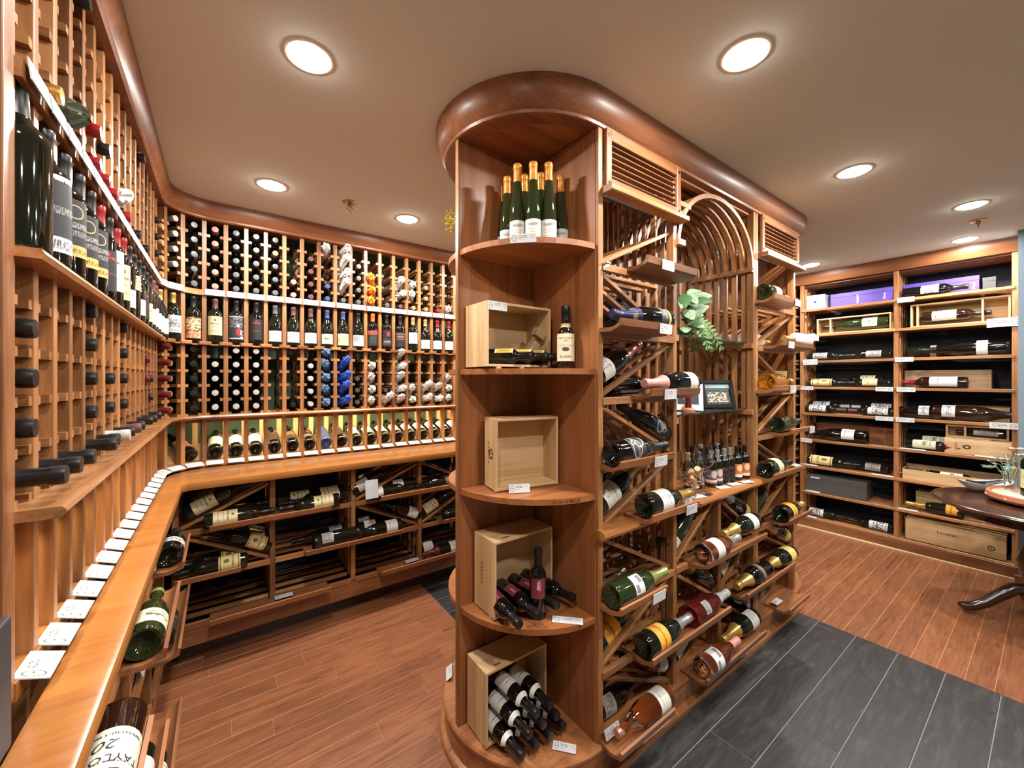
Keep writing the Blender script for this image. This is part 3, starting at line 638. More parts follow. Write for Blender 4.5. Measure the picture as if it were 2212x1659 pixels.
# tilted bottles on the worktop level, base to the room
def tilted(k, lab, label, glass='glass_dark', foil='foil_black', yaw=0.0, kind='bordeaux', **kw):
    x, y, nx, ny = rp(col_mid(k)); t = Vector((-ny, nx, 0)); a = math.radians(17)
    ax = Vector((-nx * math.cos(a), -ny * math.cos(a), math.sin(a))) + t * yaw
    b = Vector((x - nx * .035, y - ny * .035, Z0 + .022 + PROF[kind]['R'] * math.cos(a)))
    return bottle(kind, frame(b, ax, (0, 0, 1)), label, lab=lab, glass=glass, foil=foil, group='tilted bottles above the worktop', **kw)
for k, lab, g, ds in [(-4, None, 'glass_dark', 'unlabelled dark'), (-2, 'label_floral', 'glass_dark', 'tan patterned label'), (-1, 'label_white', 'glass_dark', 'white label'), (0, 'label_white', 'glass_dark', 'white label'), (1, 'label_white', 'glass_dark', 'white label'), (2, 'label_black', 'glass_black', 'black label'),
                      (3, 'label_band', 'glass_black', 'dark banded'), (4, 'label_shield', 'glass_black', 'dark label'), (5, None, 'foil_blue', 'dull blue'), (6, 'label_black', 'glass_black', 'black label'), (7, 'label_silver', 'glass_dark', 'silver label')] + [(k, 'label_white', 'glass_dark', 'white label') for k in range(8, 16)]:
    tilted(k, lab, 'tilted bottle above the worktop, %s, %s' % (ds, col_name(k)), g)
for k in (-21, -19, -18, -15, -14, -13, -11): tilted(k, None, 'dark tilted bottle above its price card, ' + col_name(k))
# bottles standing on the display shelf
PROF['shelf_bordeaux'] = scaled('bordeaux', .83, .93); PROF['shelf_burgundy'] = scaled('burgundy', .82, .88)
def stand(k, kind, lab, label, out=-.006, glass='glass_dark', foil='foil_black', turn=0.0, **kw):
    x, y, nx, ny = rp(col_mid(k)); p = Vector((x + nx * out, y + ny * out, ZDIS))
    f = Vector((-p.x, -p.y, 0)).normalized() * .55 + Vector((nx, ny, 0)) * .45
    if kind in ('bordeaux', 'burgundy'):
        kind = 'shelf_' + kind
        if kw.get('labk'): kw['labk'] = dict(kw['labk'], lab=tuple(v * .82 for v in kw['labk']['lab']))
        kw['text'] = [(t[0], t[1] * .85, t[2], t[3] * .82) + tuple(t[4:]) for t in kw.get('text', ())]
    return bottle(kind, frame(p, (0, 0, 1), f), label, lab=lab, glass=glass, foil=foil, group='bottles standing on the display shelf', **kw)
big = dict(lab=(.03, .16)); low = dict(lab=(.025, .105))
PROF['shelf_magnum'] = scaled('bordeaux', .93, 1.12)
stand(-3, 'bordeaux', 'label_silver', 'bottle with arched silver label and pale gold neck, curved corner shelf', foil='foil_gold')
stand(-2, 'bordeaux', 'label_floral', 'bottle wrapped in a brown floral label, first past the curved corner', foil='foil_black', labk=dict(lab=(.02, .16), half=1.9))
stand(-1, 'bordeaux', 'label_cream', 'bottle with tall cream label and brown cap on the display shelf', foil='foil_dusk', labk=dict(lab=(.05, .18)))
stand(0, 'bordeaux', 'label_portrait', 'bottle with dark portrait label of a red-clad figure, display shelf', labk=dict(lab=(.03, .19), half=1.3))
stand(1, 'bordeaux', 'label_black', 'all black bottle with small red mark on the display shelf', glass='glass_black', labk=dict(lab=(.03, .18)))
stand(2, 'burgundy', 'label_white', 'sloping shouldered bottle with low white label and gold-lit neck', foil='foil_grey', labk=low)
for k, ds in [(3, 'left of two alike white-label bottles reading LATIUM'), (4, 'right of two alike white-label bottles reading LATIUM')]:
    stand(k, 'burgundy', 'label_white', ds, foil='foil_dusk', labk=low, text=[('LATIUM', .014, 'ink', .070, 0.0, False, 1.15), ('@', .016, 'ink', .092)])
stand(5, 'burgundy', 'label_castle', 'bottle with cream label showing a grey building, display shelf', foil='foil_blue', labk=low)
stand(6, 'burgundy', 'label_sand', 'bottle with pale yellow label and blue corner, display shelf', foil='foil_blue', labk=dict(lab=(.02, .115)))
stand(7, 'burgundy', 'label_bars', 'bottle whose white label carries black horizontal bars', foil='foil_black', labk=dict(lab=(.02, .11)))
stand(8, 'bordeaux', 'label_redtop', 'dark bottle with red-topped label and orange neck foil', glass='glass_black', foil='foil_orange', labk=big)
stand(9, 'bordeaux', 'label_shield', 'black bottle with a small red shield, display shelf', glass='glass_black', labk=dict(lab=(.03, .17)))
stand(10, 'bordeaux', 'label_band', 'black bottle with dark gold-banded label, display shelf', glass='glass_black', labk=big)
stand(11, 'bordeaux', 'label_white', 'straight bottle with tall white label and tan cap, display shelf', foil='foil_tan', labk=dict(lab=(.065, .165)))
stand(12, 'burgundy', 'label_white', 'white label bottle with cork-coloured cap near the island, display shelf', foil='foil_tan', labk=low)
stand(13, 'burgundy', 'label_white', 'white label bottle with red cap, left of the last on the shelf', foil='foil_red', labk=low)
stand(14, 'burgundy', 'label_white', 'last white label bottle with red cap beside the island edge', foil='foil_red', labk=low)
for k, kind, lab, fo, gl, lk, ds in [(-21, 'shelf_magnum', None, 'foil_black', 'glass_dark', {}, 'large dark green bottle with grey neck, nearest on the left display shelf'),
        (-20, 'bordeaux', 'label_outline', 'foil_black', 'glass_dark', dict(lab=(.03, .20)), 'bottle with white-edged dark label behind the large green one'),
        (-19, 'bordeaux', 'label_gold', 'foil_black', 'glass_black', dict(lab=(.05, .19)), 'first of three black-label bottles with gold band, left shelf'),
        (-18, 'bordeaux', 'label_gold', 'foil_black', 'glass_black', dict(lab=(.05, .19)), 'second of three black-label bottles with gold band, left shelf'),
        (-17, 'bordeaux', 'label_gold', 'foil_black', 'glass_black', dict(lab=(.05, .19)), 'third of three black-label bottles with gold band, left shelf'),
        (-16, 'bordeaux', 'label_black', 'foil_red', 'glass_black', big, 'black bottle with red neck foil on the left shelf'),
        (-15, 'bordeaux', 'label_white', 'foil_black', 'glass_dark', dict(lab=(.05, .19)), 'bottle with tall white label behind the black ones, left shelf'),
        (-14, 'bordeaux', 'label_cream', 'foil_red', 'glass_dark', dict(lab=(.04, .17)), 'cream label bottle with red foil, left shelf'),
        (-13, 'bordeaux', 'label_white', 'foil_red', 'glass_dark', dict(lab=(.03, .10)), 'white label bottle with red foil, left shelf, mid way'),
        (-12, 'bordeaux', 'label_cream', 'foil_black', 'glass_dark', dict(lab=(.12, .18)), 'dark bottle with small high cream label, left shelf'),
        (-11, 'burgundy', 'label_white', 'foil_black', 'glass_dark', dict(lab=(.03, .10)), 'sloping bottle with white label, left shelf beyond the middle'),
        (-10, 'bordeaux', 'label_black', 'foil_black', 'glass_dark', big, 'dark unlit bottle between white labels, left shelf'),
        (-9, 'bordeaux', 'label_cream', 'foil_black', 'glass_dark', dict(lab=(.03, .12)), 'cream label bottle well along the left shelf'),
        (-8, 'burgundy', 'label_white', 'foil_black', 'glass_dark', dict(lab=(.03, .11)), 'white label bottle near the far end of the left shelf'),
        (-7, 'bordeaux', 'label_white', 'foil_black', 'glass_dark', dict(lab=(.03, .13)), 'white label bottle last before the curved corner shelf'),
        (-6, 'bordeaux', 'label_white', 'foil_dusk', 'glass_dark', dict(lab=(.03, .12)), 'white label bottle with brown foil at the start of the curve'),
        (-5, 'burgundy', 'label_white', 'foil_dusk', 'glass_dark', dict(lab=(.025, .12)), 'left of two close white-label bottles in the curved corner'),
        (-4, 'burgundy', 'label_white', 'foil_gold', 'glass_dark', dict(lab=(.025, .12)), 'right of two close white-label bottles in the curved corner')]:
    stand(k, kind, lab, ds, foil=fo, glass=gl, labk=lk,  out=-.004 if k > -21 else -.012)

# ------------------------------------------------------------------ the island: bins, vents and vault on the near face, rounded shelves at the ends
IX0, IX1, IYF, IYC, IYB, IR = 1.06, 2.83, .95, 1.31, 1.67, .36
def stadium(x0=IX0, x1=IX1, n=24):
    pts = []
    for i in range(n + 1):
        a = PI / 2 + PI * i / n; pts.append((x0 + IR * math.cos(a), IYC + IR * math.sin(a), math.cos(a), math.sin(a)))
    for i in range(n + 1):
        a = -PI / 2 + PI * i / n; pts.append((x1 + IR * math.cos(a), IYC + IR * math.sin(a), math.cos(a), math.sin(a)))
    return pts
ISL = thing('island_rack', 'large free-standing wooden wine island with bins, vents and arched niche', 'wine rack', (IX0, IYF, 0))
ic = [(-.05, 2.288), (-.004, 2.288), (.006, 2.292), (.008, 2.302), (.004, 2.306), (.018, 2.318), (.032, 2.340), (.040, 2.366), (.042, CEIL - .001), (-.05, CEIL - .001)]
part('cornice', MB().sweep(stadium(), ic, True), 'cornice_x', ISL, smooth=True, angle=.5)
part('soffit', MB().prism([(x - nx * .03, y - ny * .03) for x, y, nx, ny in stadium()], 2.296, 2.306), 'panel_x', ISL)
bs = [(-.05, 0), (.026, 0), (.026, .016), (.020, .024), (.006, .030), (.004, .104), (.012, .110), (.014, .122), (.008, .130), (-.05, .130)]
part('plinth', MB().sweep(stadium(), bs, True), 'cherry_x', ISL, smooth=True, angle=.5)
part('bottom_board', MB().prism([(x - nx * .04, y - ny * .04) for x, y, nx, ny in stadium()], .112, .131), 'panel_x', ISL)
# end panels and the corner posts beside them
for xa in (IX0 + .009, IX1 - .009): board('end_panel', (xa, IYC, 1.21), (.018, .70, 2.16), ISL, 'panel', axis=2)
BAYX = [(1.09, 1.523), (1.549, 1.893), (1.921, 2.262), (2.318, 2.798)]
for x in (1.0755, 1.536, 2.275, 2.304, 2.812): board('post', (x, IYF + .016, 1.21), (.025, .034, 2.16), ISL, 'redwood')
board('post', (1.907, IYF + .016, .49), (.026, .034, .72), ISL, 'redwood')
SR = {'A': 1.815, 'B': 1.580, 'C': 1.340, 'D': 1.100, 'E': .872, 'F': .612, 'G': .370, 'H': .131}
DEP = [.975, 1.045, 1.115, 1.185, 1.255]
def shelf(bay, z):
    x0, x1 = BAYX[bay]; xm, l = (x0 + x1) / 2, x1 - x0
    board('front_rail', (xm, IYF + .004, z - .010), (l + .012, .018, .026), ISL, 'redwood')
    for y in DEP[1:]: board('slat', (xm, y, z - .008), (l + .02, .030, .014), ISL, 'redwood')
def diag(bay, z0, z1, up):
    """a leaning row of slats; up: rises to the right"""
    x0, x1 = BAYX[bay]; a, b = ((x0 + .006, z0 + .004), (x1 - .006, z1 - .036)) if up else ((x0 + .006, z1 - .036), (x1 - .006, z0 + .004))
    ang = math.atan2(b[1] - a[1], b[0] - a[0]); l = math.hypot(b[0] - a[0], b[1] - a[1])
    for y in DEP: board('leaning_slat', ((a[0] + b[0]) / 2, y, (a[1] + b[1]) / 2 + .006), (l, .026, .015), ISL, 'redwood', rot=Matrix.Rotation(-ang, 4, 'Y'))
    return a, b
for bay in (0, 3):
    for r in 'ABCD': shelf(bay, SR[r])
for bay in range(4):
    for r in 'FG': shelf(bay, SR[r])
rowz = [('V', 2.05), ('A', SR['A']), ('B', SR['B']), ('C', SR['C']), ('D', SR['D']), ('E', SR['E'] - .005), ('F', SR['F']), ('G', SR['G']), ('H', SR['H'])]
DG = {}
for i in range(8):
    for bay in range(4):
        if i < 5 and bay in (1, 2): continue
        if (i == 0 and bay == 3): continue
        up = (i + bay) % 2 == 0
        DG[rowz[i + 1][0], bay] = diag(bay, rowz[i + 1][1], rowz[i][1], up) + (up,)
# slatted partitions between the bays
for xp, zt in ((1.536, 2.27), (2.275, 2.27), (1.907, .85)):
    for i in range(7):
        y = 1.003 + i * .048; board('upright_slat', (xp, y, (zt + .13) / 2), (.016, .021 + .005 * (i % 3 == 1), zt - .13), ISL, 'redwood')
for i in range(22):   # middle screen between the two faces of the island
    x = 1.12 + i * .078; board('upright_slat', (x, IYC, 1.2), (.026, .018, 2.14), ISL, 'redwood')
for i in range(18):   # columns of the hidden face
    x = 1.09 + i * PITCH; board('rear_post', (x, IYB - .02, 1.2), (.022, .034, 2.14), ISL, 'redwood')
for z in (.4, .8, 1.2, 1.6, 2.0): board('rear_rail', ((IX0 + IX1) / 2, IYB - .045, z), (IX1 - IX0 - .04, .016, .03), ISL, 'redwood')
# rounded nosing and counter board at row E
npf = [(-.352, SR['E'] - .022), (.0005, SR['E'] - .022), (.0005, SR['E'] + .013), (-.352, SR['E'] + .013)]
o = part('counter_board', MB().sweep([(1.080, IYF, 0, -1), (2.810, IYF, 0, -1)], npf), 'honey_x', ISL, smooth=True, angle=.6)
nz = [(.001, SR['E'] - .022), (.022, SR['E'] - .022), (.036, SR['E'] - .016), (.042, SR['E'] - .004), (.036, SR['E'] + .008), (.022, SR['E'] + .013), (.001, SR['E'] + .013)]
part('nosing', MB().sweep([(1.052, IYF, 0, -1), (2.85, IYF, 0, -1)], nz), 'honey_x', ISL, smooth=True, angle=.6)
# vents
def vent(x0, x1):
    z0, z1 = 2.085, 2.292; y = IYF - .008
    fr = thing('vent_grille', 'x', 'vent') if False else None
    board('vent_stile', (x0 + .014, y, (z0 + z1) / 2), (.028, .016, z1 - z0), ISL, 'cherry'); board('vent_stile', (x1 - .014, y, (z0 + z1) / 2), (.028, .016, z1 - z0), ISL, 'cherry')
    board('vent_rail', ((x0 + x1) / 2, y, z1 - .019), (x1 - x0 - .056, .015, .038), ISL, 'cherry'); board('vent_rail', ((x0 + x1) / 2, y, z0 + .018), (x1 - x0 - .056, .015, .036), ISL, 'cherry')
    for i in range(6): board('vent_slat', ((x0 + x1) / 2, y + .006, z0 + .047 + i * .0215), (x1 - x0 - .054, .016, .005), ISL, 'cherry', rot=Matrix.Rotation(math.radians(-18), 4, 'X'))
    board('vent_sill', ((x0 + x1) / 2, y - .014, z0 - .012), (x1 - x0 + .02, .05, .024), ISL, 'redwood', ch=.004)
    board('vent_shade_sheet', ((x0 + x1) / 2, IYF + .10, (z0 + z1) / 2 + .01), (x1 - x0 - .05, .01, .16), ISL, 'charcoal')  # charcoal sheet painted as the shade seen between the vent slats
    for x in (x0 + .014, x1 - .014):
        for z in (z0 + .022, z1 - .022):
            part('screw', MB().lathe([(0, 0), (.0045, 0), (.006, .002), (0, .003)], 12, Matrix.Translation((x, y - .008, z)) @ Matrix.Rotation(PI / 2, 4, 'X')), 'screw', ISL, smooth=True)
vent(1.09, 1.556); vent(2.335, 2.842)
# barrel vault of bent ribs over the middle niche
cx, ra, rb, zs = 1.9055, .357, .285, 1.985
for i in range(9):
    y = .956 + i * .042; mb = MB(); n = 22; sec = []
    path_ = []
    for k in range(n + 1):
        a = PI * k / n; path_.append((math.cos(a), math.sin(a)))
    vs, fs = [], []
    for c_, s_ in path_:
        for rr, yy in ((0, -.011), (0, .011), (.020, .011), (.020, -.011)): vs.append((cx + (ra - rr) * c_, y + yy, zs + (rb - rr) * s_))
    for k in range(n):
        for q in range(4): fs.append((k * 4 + q, (k + 1) * 4 + q, (k + 1) * 4 + (q + 1) % 4, k * 4 + (q + 1) % 4))
    fs += [(0, 1, 2, 3), (n * 4 + 3, n * 4 + 2, n * 4 + 1, n * 4)]
    mb.add(vs, fs); part('arched_rib', mb, 'redwood_x', ISL, smooth=True, angle=.5)
for z in (1.985, 1.583, 1.232):
    for x in (1.556, 2.255): board('depth_rail', (x, 1.12, z), (.022, .34, .026), ISL, 'redwood')
board('cleat', (1.600, .955, 2.155), (.10, .022, .022), ISL, 'redwood'); board('cleat', (1.575, .948, 2.105), (.05, .022, .026), ISL, 'cherry'); board('cleat', (1.566, .945, 1.985), (.05, .022, .026), ISL, 'redwood')
for i in range(5): board('vault_slat', (1.9055, .985 + i * .07, 2.282), (.70, .03, .012), ISL, 'redwood')
for z, nm in ((1.600, 'glass_shelf'), (1.249, 'glass_shelf')):
    part('glass_shelf', MB().box(1.549, 2.262, .985, 1.285, z - .004, z + .004), 'shelf_glass', ISL)
# bottle trays that step out of the face
TPF = [(-.035, -.012), (.050, -.014), (.094, .002), (.098, .026), (.089, .028), (.083, .014), (.068, .004), (.045, -.001), (.018, .002), (-.035, .004)]
def tray(x0, x1, r, parent=ISL):
    z = SR[r] + (.020 if r == 'E' else .006)
    return part('bottle_tray', MB().sweep([(x0, IYF, 0, -1), (x1, IYF, 0, -1)], [(o_, z + z_) for o_, z_ in TPF]), 'cherry_x', parent, smooth=True, angle=.6)
TRAYS = [('A', 1.215, 1.54), ('B', 1.07, 1.37), ('C', 1.24, 1.56), ('D', 1.07, 1.375), ('E', 1.245, 1.555), ('F', 1.07, 1.335), ('F', 1.63, 2.19), ('F', 2.47, 2.80), ('G', 1.245, 1.82), ('G', 1.98, 2.55), ('H', 1.07, 1.385), ('H', 1.62, 2.18), ('H', 2.475, 2.76),
         ('A', 2.275, 2.60), ('B', 2.37, 2.82), ('C', 2.28, 2.62), ('D', 2.50, 2.82), ('E', 2.275, 2.66)]
for r, a, b in TRAYS: tray(a, b, r)
# price tags clipped to the tray lips
for i, (r, x, mat, ds) in enumerate([('A', 1.33, 'tag_blank', 'blank tag holder under the topmost island tray'), ('B', 1.315, 'tag_print', 'price tag under the blue-necked champagne bottle'), ('C', 1.345, 'tag_print', 'price tag under the pink-necked bottle'), ('D', 1.285, 'tag_print', 'price tag under the black scrawled bottle'),
        ('E', 1.490, 'tag_print', 'price tag on the tray at the island counter edge'), ('F', 1.275, 'tag_blank', 'price tag under the green-necked bottle, lower island'), ('A', 2.565, 'tag_print', 'price tag under the uppermost bottle of the far island bay'), ('B', 2.475, 'tag_print', 'price tag under the white ceramic bottle'), ('C', 2.50, 'tag_print', 'price tag under the amber bottle'), ('D', 2.78, 'tag_print', 'price tag at the far end of the island, below the tan box'), ('B', 2.80, 'tag_print', 'price tag facing sideways past the white ceramic bottle')]):
    z = SR[r] + (.020 if r == 'E' else .006) + .006
    if i == 10: price_tag((2.83, .86, z + .06), (-.35, -.9), ds, w=.085, h=.034, group='price tags on the island')
    else: price_tag((x, IYF - .101, z), (0, -1), ds, w=.075, h=.036, tilt=-.05, mat=mat, group='price tags on the island')
for x, y, r, ds in [(1.115, .93, 'H', 'price card leaning behind the rose bottle at the island foot'), (2.52, .935, 'H', 'small white card on the empty far bottom tray'), (2.74, .92, 'E', 'white card on the far end of the island counter')]:
    price_tag((x, y, SR[r] + (.036 if ds.startswith('price') else .028)), (0, -1), ds, w=.075, h=.032, tilt=.35 if ds.startswith('price') else 1.45, group='price tags on the island')

# bottles lying in the trays
def lie(r, xb, dirn, kind, label, o_=.048, dz=0.0, yaw=0.0, roll=.7, **kw):
    """xb: x of the base; neck: +1 to the right, -1 to the left; label turned up and out by roll"""
    z = SR[r] + (.020 if r == 'E' else .006) + PROF[kind]['R'] + .003 + dz
    ax = Vector((dirn * math.cos(yaw), math.sin(yaw), 0))
    return bottle(kind, frame((xb, IYF - o_, z), ax, (0, -math.cos(roll), math.sin(roll))), label, group='bottles on the island trays', **kw)
plain('foil_navy', (38, 40, 74), .35, .2)
lie('B', 1.395, -1, 'champagne', 'black champagne bottle with navy neck and gold band, neck to the left', glass='glass_black', foil='foil_navy', lab='label_gold', foilk=dict(z0=.19), labk=dict(lab=(.03, .09)), neck='label_gilt')
lie('C', 1.575, -1, 'champagne', 'dark bottle with pink foil neck and white label, neck to the left', glass='glass_black', foil='foil_pink', lab='label_white', foilk=dict(z0=.2), labk=dict(lab=(.02, .075)), neck='label_grey', text=[('Beschel', .016, 'ink_red', .048, 0.0, True)])
lie('D', 1.075, 1, 'champagne', 'black bottle with white scribbled label, base towards the viewer', glass='glass_black', foil='foil_black', lab='label_scrawl', labk=dict(lab=(.06, .14), half=1.5))
lie('E', 1.255, 1, 'champagne', 'round bottle with white label and gold neck beside the counter edge', glass='glass_dark', foil='foil_gold', lab='label_white', labk=dict(lab=(.06, .13), half=1.4), text=[('FITTONE', .015, 'ink', .10, 0.0, True)])
lie('F', 1.075, 1, 'champagne', 'green bottle with square white label and lime foil, lower left tray', glass='glass_green', foil='foil_lime', lab='label_check', labk=dict(lab=(.08, .13), half=.8))
lie('F', 1.645, 1, 'champagne', 'pale rose bottle with white label lying left of a dark one', glass='glass_rose', foil='foil_silver', lab='label_white', labk=dict(lab=(.05, .11), half=1.3), o_=.060)
lie('F', 2.225, -1, 'champagne', 'dark bottle with white label, neck meeting the pale rose bottle', glass='glass_dark', foil='foil_gold', lab='label_white', labk=dict(lab=(.04, .10), half=1.3), roll=1.0, dz=.012, o_=.018)
lie('F', 2.475, 1, 'champagne', 'dark bottle with orange label and gold neck on the far tray', glass='glass_dark', foil='foil_gold', lab='label_orange', labk=dict(lab=(.06, .12), half=1.5))
lie('G', 1.250, 1, 'champagne', 'dark bottle with broad orange label and silver neck', glass='glass_dark', foil='foil_silver', lab='label_orange', labk=dict(lab=(.05, .115), half=1.6))
lie('G', 1.570, 1, 'champagne', 'deep pink bottle with white foil neck behind the orange label one', glass='glass_pinkwine', foil='foil_white', lab='label_grey', labk=dict(lab=(.06, .10), half=.6), o_=.045)
lie('G', 2.29, -1, 'champagne', 'black bottle with gold foil neck pointing left, far lower tray', glass='glass_black', foil='foil_gold', lab='label_gold', labk=dict(lab=(.10, .13), half=1.4), foilk=dict(z0=.20))
lie('G', 2.612, -1, 'champagne', 'dark bottle with gilt label at the right end of its tray', glass='glass_dark', foil='foil_gold', lab='label_gilt', labk=dict(lab=(.03, .10), half=1.5), roll=1.0)
lie('H', 1.400, -1, 'burgundy', 'clear rose bottle with white label on the lowest near tray', glass='glass_rose', foil='foil_rose', lab='label_white', labk=dict(lab=(.03, .09), half=1.5), roll=1.0, foilk=dict(z0=.28))
lie('H', 1.640, 1, 'champagne', 'clear rose bottle with chequered label on the lowest tray', glass='glass_rose', foil='foil_pink', lab='label_check', labk=dict(lab=(.05, .11), half=1.3), foilk=dict(z0=.24), o_=.060)
lie('H', 2.215, -1, 'champagne', 'dark bottle with white label and gold foil on the lowest tray', glass='glass_dark', foil='foil_gold', lab='label_white', labk=dict(lab=(.03, .10), half=1.2), foilk=dict(z0=.19), o_=.018)
lie('A', 2.30, 1, 'champagne', 'dark bottle with pale label, uppermost in the far island bay', glass='glass_green', foil='foil_gold', lab='label_cream', labk=dict(lab=(.06, .13), half=1.3), o_=.03)
lie('B', 2.84, -1, 'champagne', 'white ceramic bottle with gold neck at the far island edge', glass='white_ceramic', foil='foil_gold', foilk=dict(z0=.22))
lie('C', 2.30, 1, 'champagne', 'amber glass bottle with flower relief in the far island bay', glass='glass_amber', foil='foil_gold', lab=None, foilk=dict(z0=.28))
lie('D', 2.50, 1, 'champagne', 'dark green bottle at the far edge of the island, above the boxes', glass='glass_green', foil='foil_black', o_=.02)
lie('E', 2.285, 1, 'champagne', 'dark bottle with cream label on the far counter edge', glass='glass_dark', foil='foil_black', lab='label_cream', labk=dict(lab=(.06, .12), half=1.2))
# bottles resting on the leaning slats
def lean(r, bay, y, low, kind, label, e=.02, above=True, **kw):
    """low: base at the low end"""
    a, b, up = DG[r, bay]; A, B = Vector((a[0], 0, a[1])), Vector((b[0], 0, b[1]))
    if not up: A, B = B, A
    u = (B - A).normalized(); n = Vector((-u.z, 0, u.x)); n = n if n.z > 0 else -n
    p = A + u * e + n * (.022 + PROF[kind]['R']); p.y = y
    ax = u
    if not low: p = p + u * PROF[kind]['H']; ax = -u
    return bottle(kind, frame(p, ax, (0, -1, .55)), label, group='bottles on the leaning slats of the island', **kw)
lean('C', 0, 1.005, True, 'champagne', 'leaning dark bottle with pink foil and red-lettered white label', glass='glass_black', foil='foil_rose', lab='label_white', labk=dict(lab=(.03, .09), half=1.2), foilk=dict(z0=.2), text=[('Beschel', .018, 'ink_red', .055, 0.0, True)])
lean('C', 0, 1.110, True, 'champagne', 'leaning bottle hidden behind the red-lettered one', glass='glass_black', foil='foil_rose', e=.05)
lean('D', 0, 1.000, True, 'champagne', 'leaning black bottle with scribbled label, base to the lower right', glass='glass_black', foil='foil_black', lab='label_scrawl', labk=dict(lab=(.05, .12), half=1.2))
lean('E', 0, 1.000, True, 'champagne', 'leaning bottle with gold foil and white label by the island post', glass='glass_dark', foil='foil_gold', lab='label_white', labk=dict(lab=(.04, .12), half=1.2), text=[('FITTONE', .018, 'ink', .09, 0.0, True)])
lean('E', 0, 1.105, True, 'champagne', 'leaning gold-necked bottle behind the one by the post', glass='glass_dark', foil='foil_gold', e=.03)
lean('F', 1, 1.000, True, 'champagne', 'green bottle with silver neck leaning under the counter', glass='glass_green', foil='foil_silver', lab='label_white', labk=dict(lab=(.02, .06), half=.6), foilk=dict(z0=.22))
lean('F', 1, 1.110, True, 'champagne', 'rose bottle leaning behind the silver-necked green one', glass='glass_rose', foil='foil_silver', e=.01)
lean('F', 2, 1.000, True, 'champagne', 'black bottle leaning under the counter with silver neck up left', glass='glass_black', foil='foil_silver', lab='label_gilt', labk=dict(lab=(.04, .09), half=.8))
lean('F', 3, 1.000, True, 'champagne', 'bottle with gold neck rising right in the far bay', glass='glass_green', foil='foil_gold')
lean('F', 3, 1.105, True, 'champagne', 'second gold-necked bottle behind in the far bay', glass='glass_green', foil='foil_gold', e=.04)
lean('G', 0, 1.000, True, 'champagne', 'leaning dark bottle with orange label low by the island post', glass='glass_dark', foil='foil_silver', lab='label_orange', labk=dict(lab=(.04, .12), half=1.4))
lean('G', 0, 1.105, True, 'champagne', 'leaning silver-necked bottle behind the low orange-label one', glass='glass_dark', foil='foil_silver', e=.05)
lean('G', 2, 1.000, True, 'champagne', 'dark bottle with pale label leaning in the third lower bay', glass='glass_black', foil='foil_gold', lab='label_cream', labk=dict(lab=(.05, .11), half=1.0))
lean('G', 3, .995, True, 'champagne', 'gilt label bottle leaning in the far lower bay', glass='glass_dark', foil='foil_gold', lab='label_gilt', labk=dict(lab=(.04, .11), half=1.3))
lean('G', 1, 1.0, True, 'champagne', 'dark bottle lying in shade in the second lower bay', glass='glass_black', foil='foil_gold')
lean('H', 0, 1.000, True, 'burgundy', 'rose bottle with white label lying on the lowest leaning slat', glass='glass_pinkwine', foil='foil_black', lab='label_white', labk=dict(lab=(.03, .09), half=1.1))
lean('H', 1, 1.000, True, 'champagne', 'leaning bottle with white label in the second bay at the foot', glass='glass_dark', foil='foil_black', lab='label_white', labk=dict(lab=(.04, .12), half=1.2))
lean('H', 2, 1.000, True, 'champagne', 'dark bottle with pale label on the third bottom slat', glass='glass_black', foil='foil_black', lab='label_white', labk=dict(lab=(.04, .08), half=.7))
def flat(x, y, z, neck, kind, label, **kw):
    return bottle(kind, frame((x, y, z + PROF[kind]['R']), (neck, 0, 0), (0, -1, .6)), label, group='bottles lying inside the island bins', **kw)
flat(1.19, 1.02, SR['C'], 1, 'champagne', 'dark bottle with brown foil lying under the leaning slat', glass='glass_black', foil='foil_dusk')
flat(1.10, 1.02, .131, 1, 'burgundy', 'brown bottle lying in the shade of the bottom bin', glass='glass_brown', foil='foil_dusk', lab='label_grey', labk=dict(lab=(.04, .10), half=.9))
for x, y, ds in [(2.33, 1.03, 'white ceramic bottle lying behind the island partition'), (2.34, 1.14, 'white ceramic bottle deepest in the far island bay')]:
    flat(x, y, SR['B'] + .0, 1, 'champagne', ds, glass='white_ceramic', foil='foil_gold', foilk=dict(z0=.22))
# boxes in the bins
def carton(name, label, c, s, mat, rz=0.0, rx=0.0, group=None, extra=None):
    t = thing(name, label, 'box', M=Matrix.Translation((c[0], c[1], c[2])) @ Matrix.Rotation(rz, 4, 'Z') @ Matrix.Rotation(rx, 4, 'Y'), group=group)
    a, b, h = s[0] / 2, s[1] / 2, s[2]; lid = h * .3
    part('tray_half', MB().box(-a, a, -b, b, 0, h - lid - .001), mat, t, world=False, bevel=.0015)
    part('lid_half', MB().box(-a - .001, a + .001, -b - .001, b + .001, h - lid, h), mat, t, world=False, bevel=.0015)
    return t
a, b, up = DG['B', 0]
carton('gift_box', 'dark navy gift box propped on the slats behind the champagne', (1.40, 1.13, SR['B'] + .02), (.20, .12, .12), 'navy_card', rx=.5)
carton('gift_box', 'tan open cardboard box behind the amber bottle', (2.65, 1.06, SR['C'] + .001), (.20, .16, .115), 'tan_card', rz=-.2)
carton('gift_box', 'pair of tall dark boxes leaning in the far bay, left one', (2.56, 1.12, SR['E'] + .015), (.085, .085, .20), 'black_card')
carton('gift_box', 'pair of tall dark boxes leaning in the far bay, right one', (2.67, 1.12, SR['E'] + .015), (.085, .085, .18), 'black_card', rz=.1)

# small puck light at the top left bin
t = thing('puck_light', 'tiny bright lamp at the left end of the top island bin', 'lamp', (1.094, .934, 1.808))
part('housing', MB().lathe([(0, 0), (.011, 0), (.012, .004), (.011, .010), (0, .010)], 16), 'steel', t, world=False, smooth=True)
part('lens', MB().lathe([(0, -.004), (.006, -.003), (.008, 0)], 14), 'spot_glow', t, world=False, smooth=True)

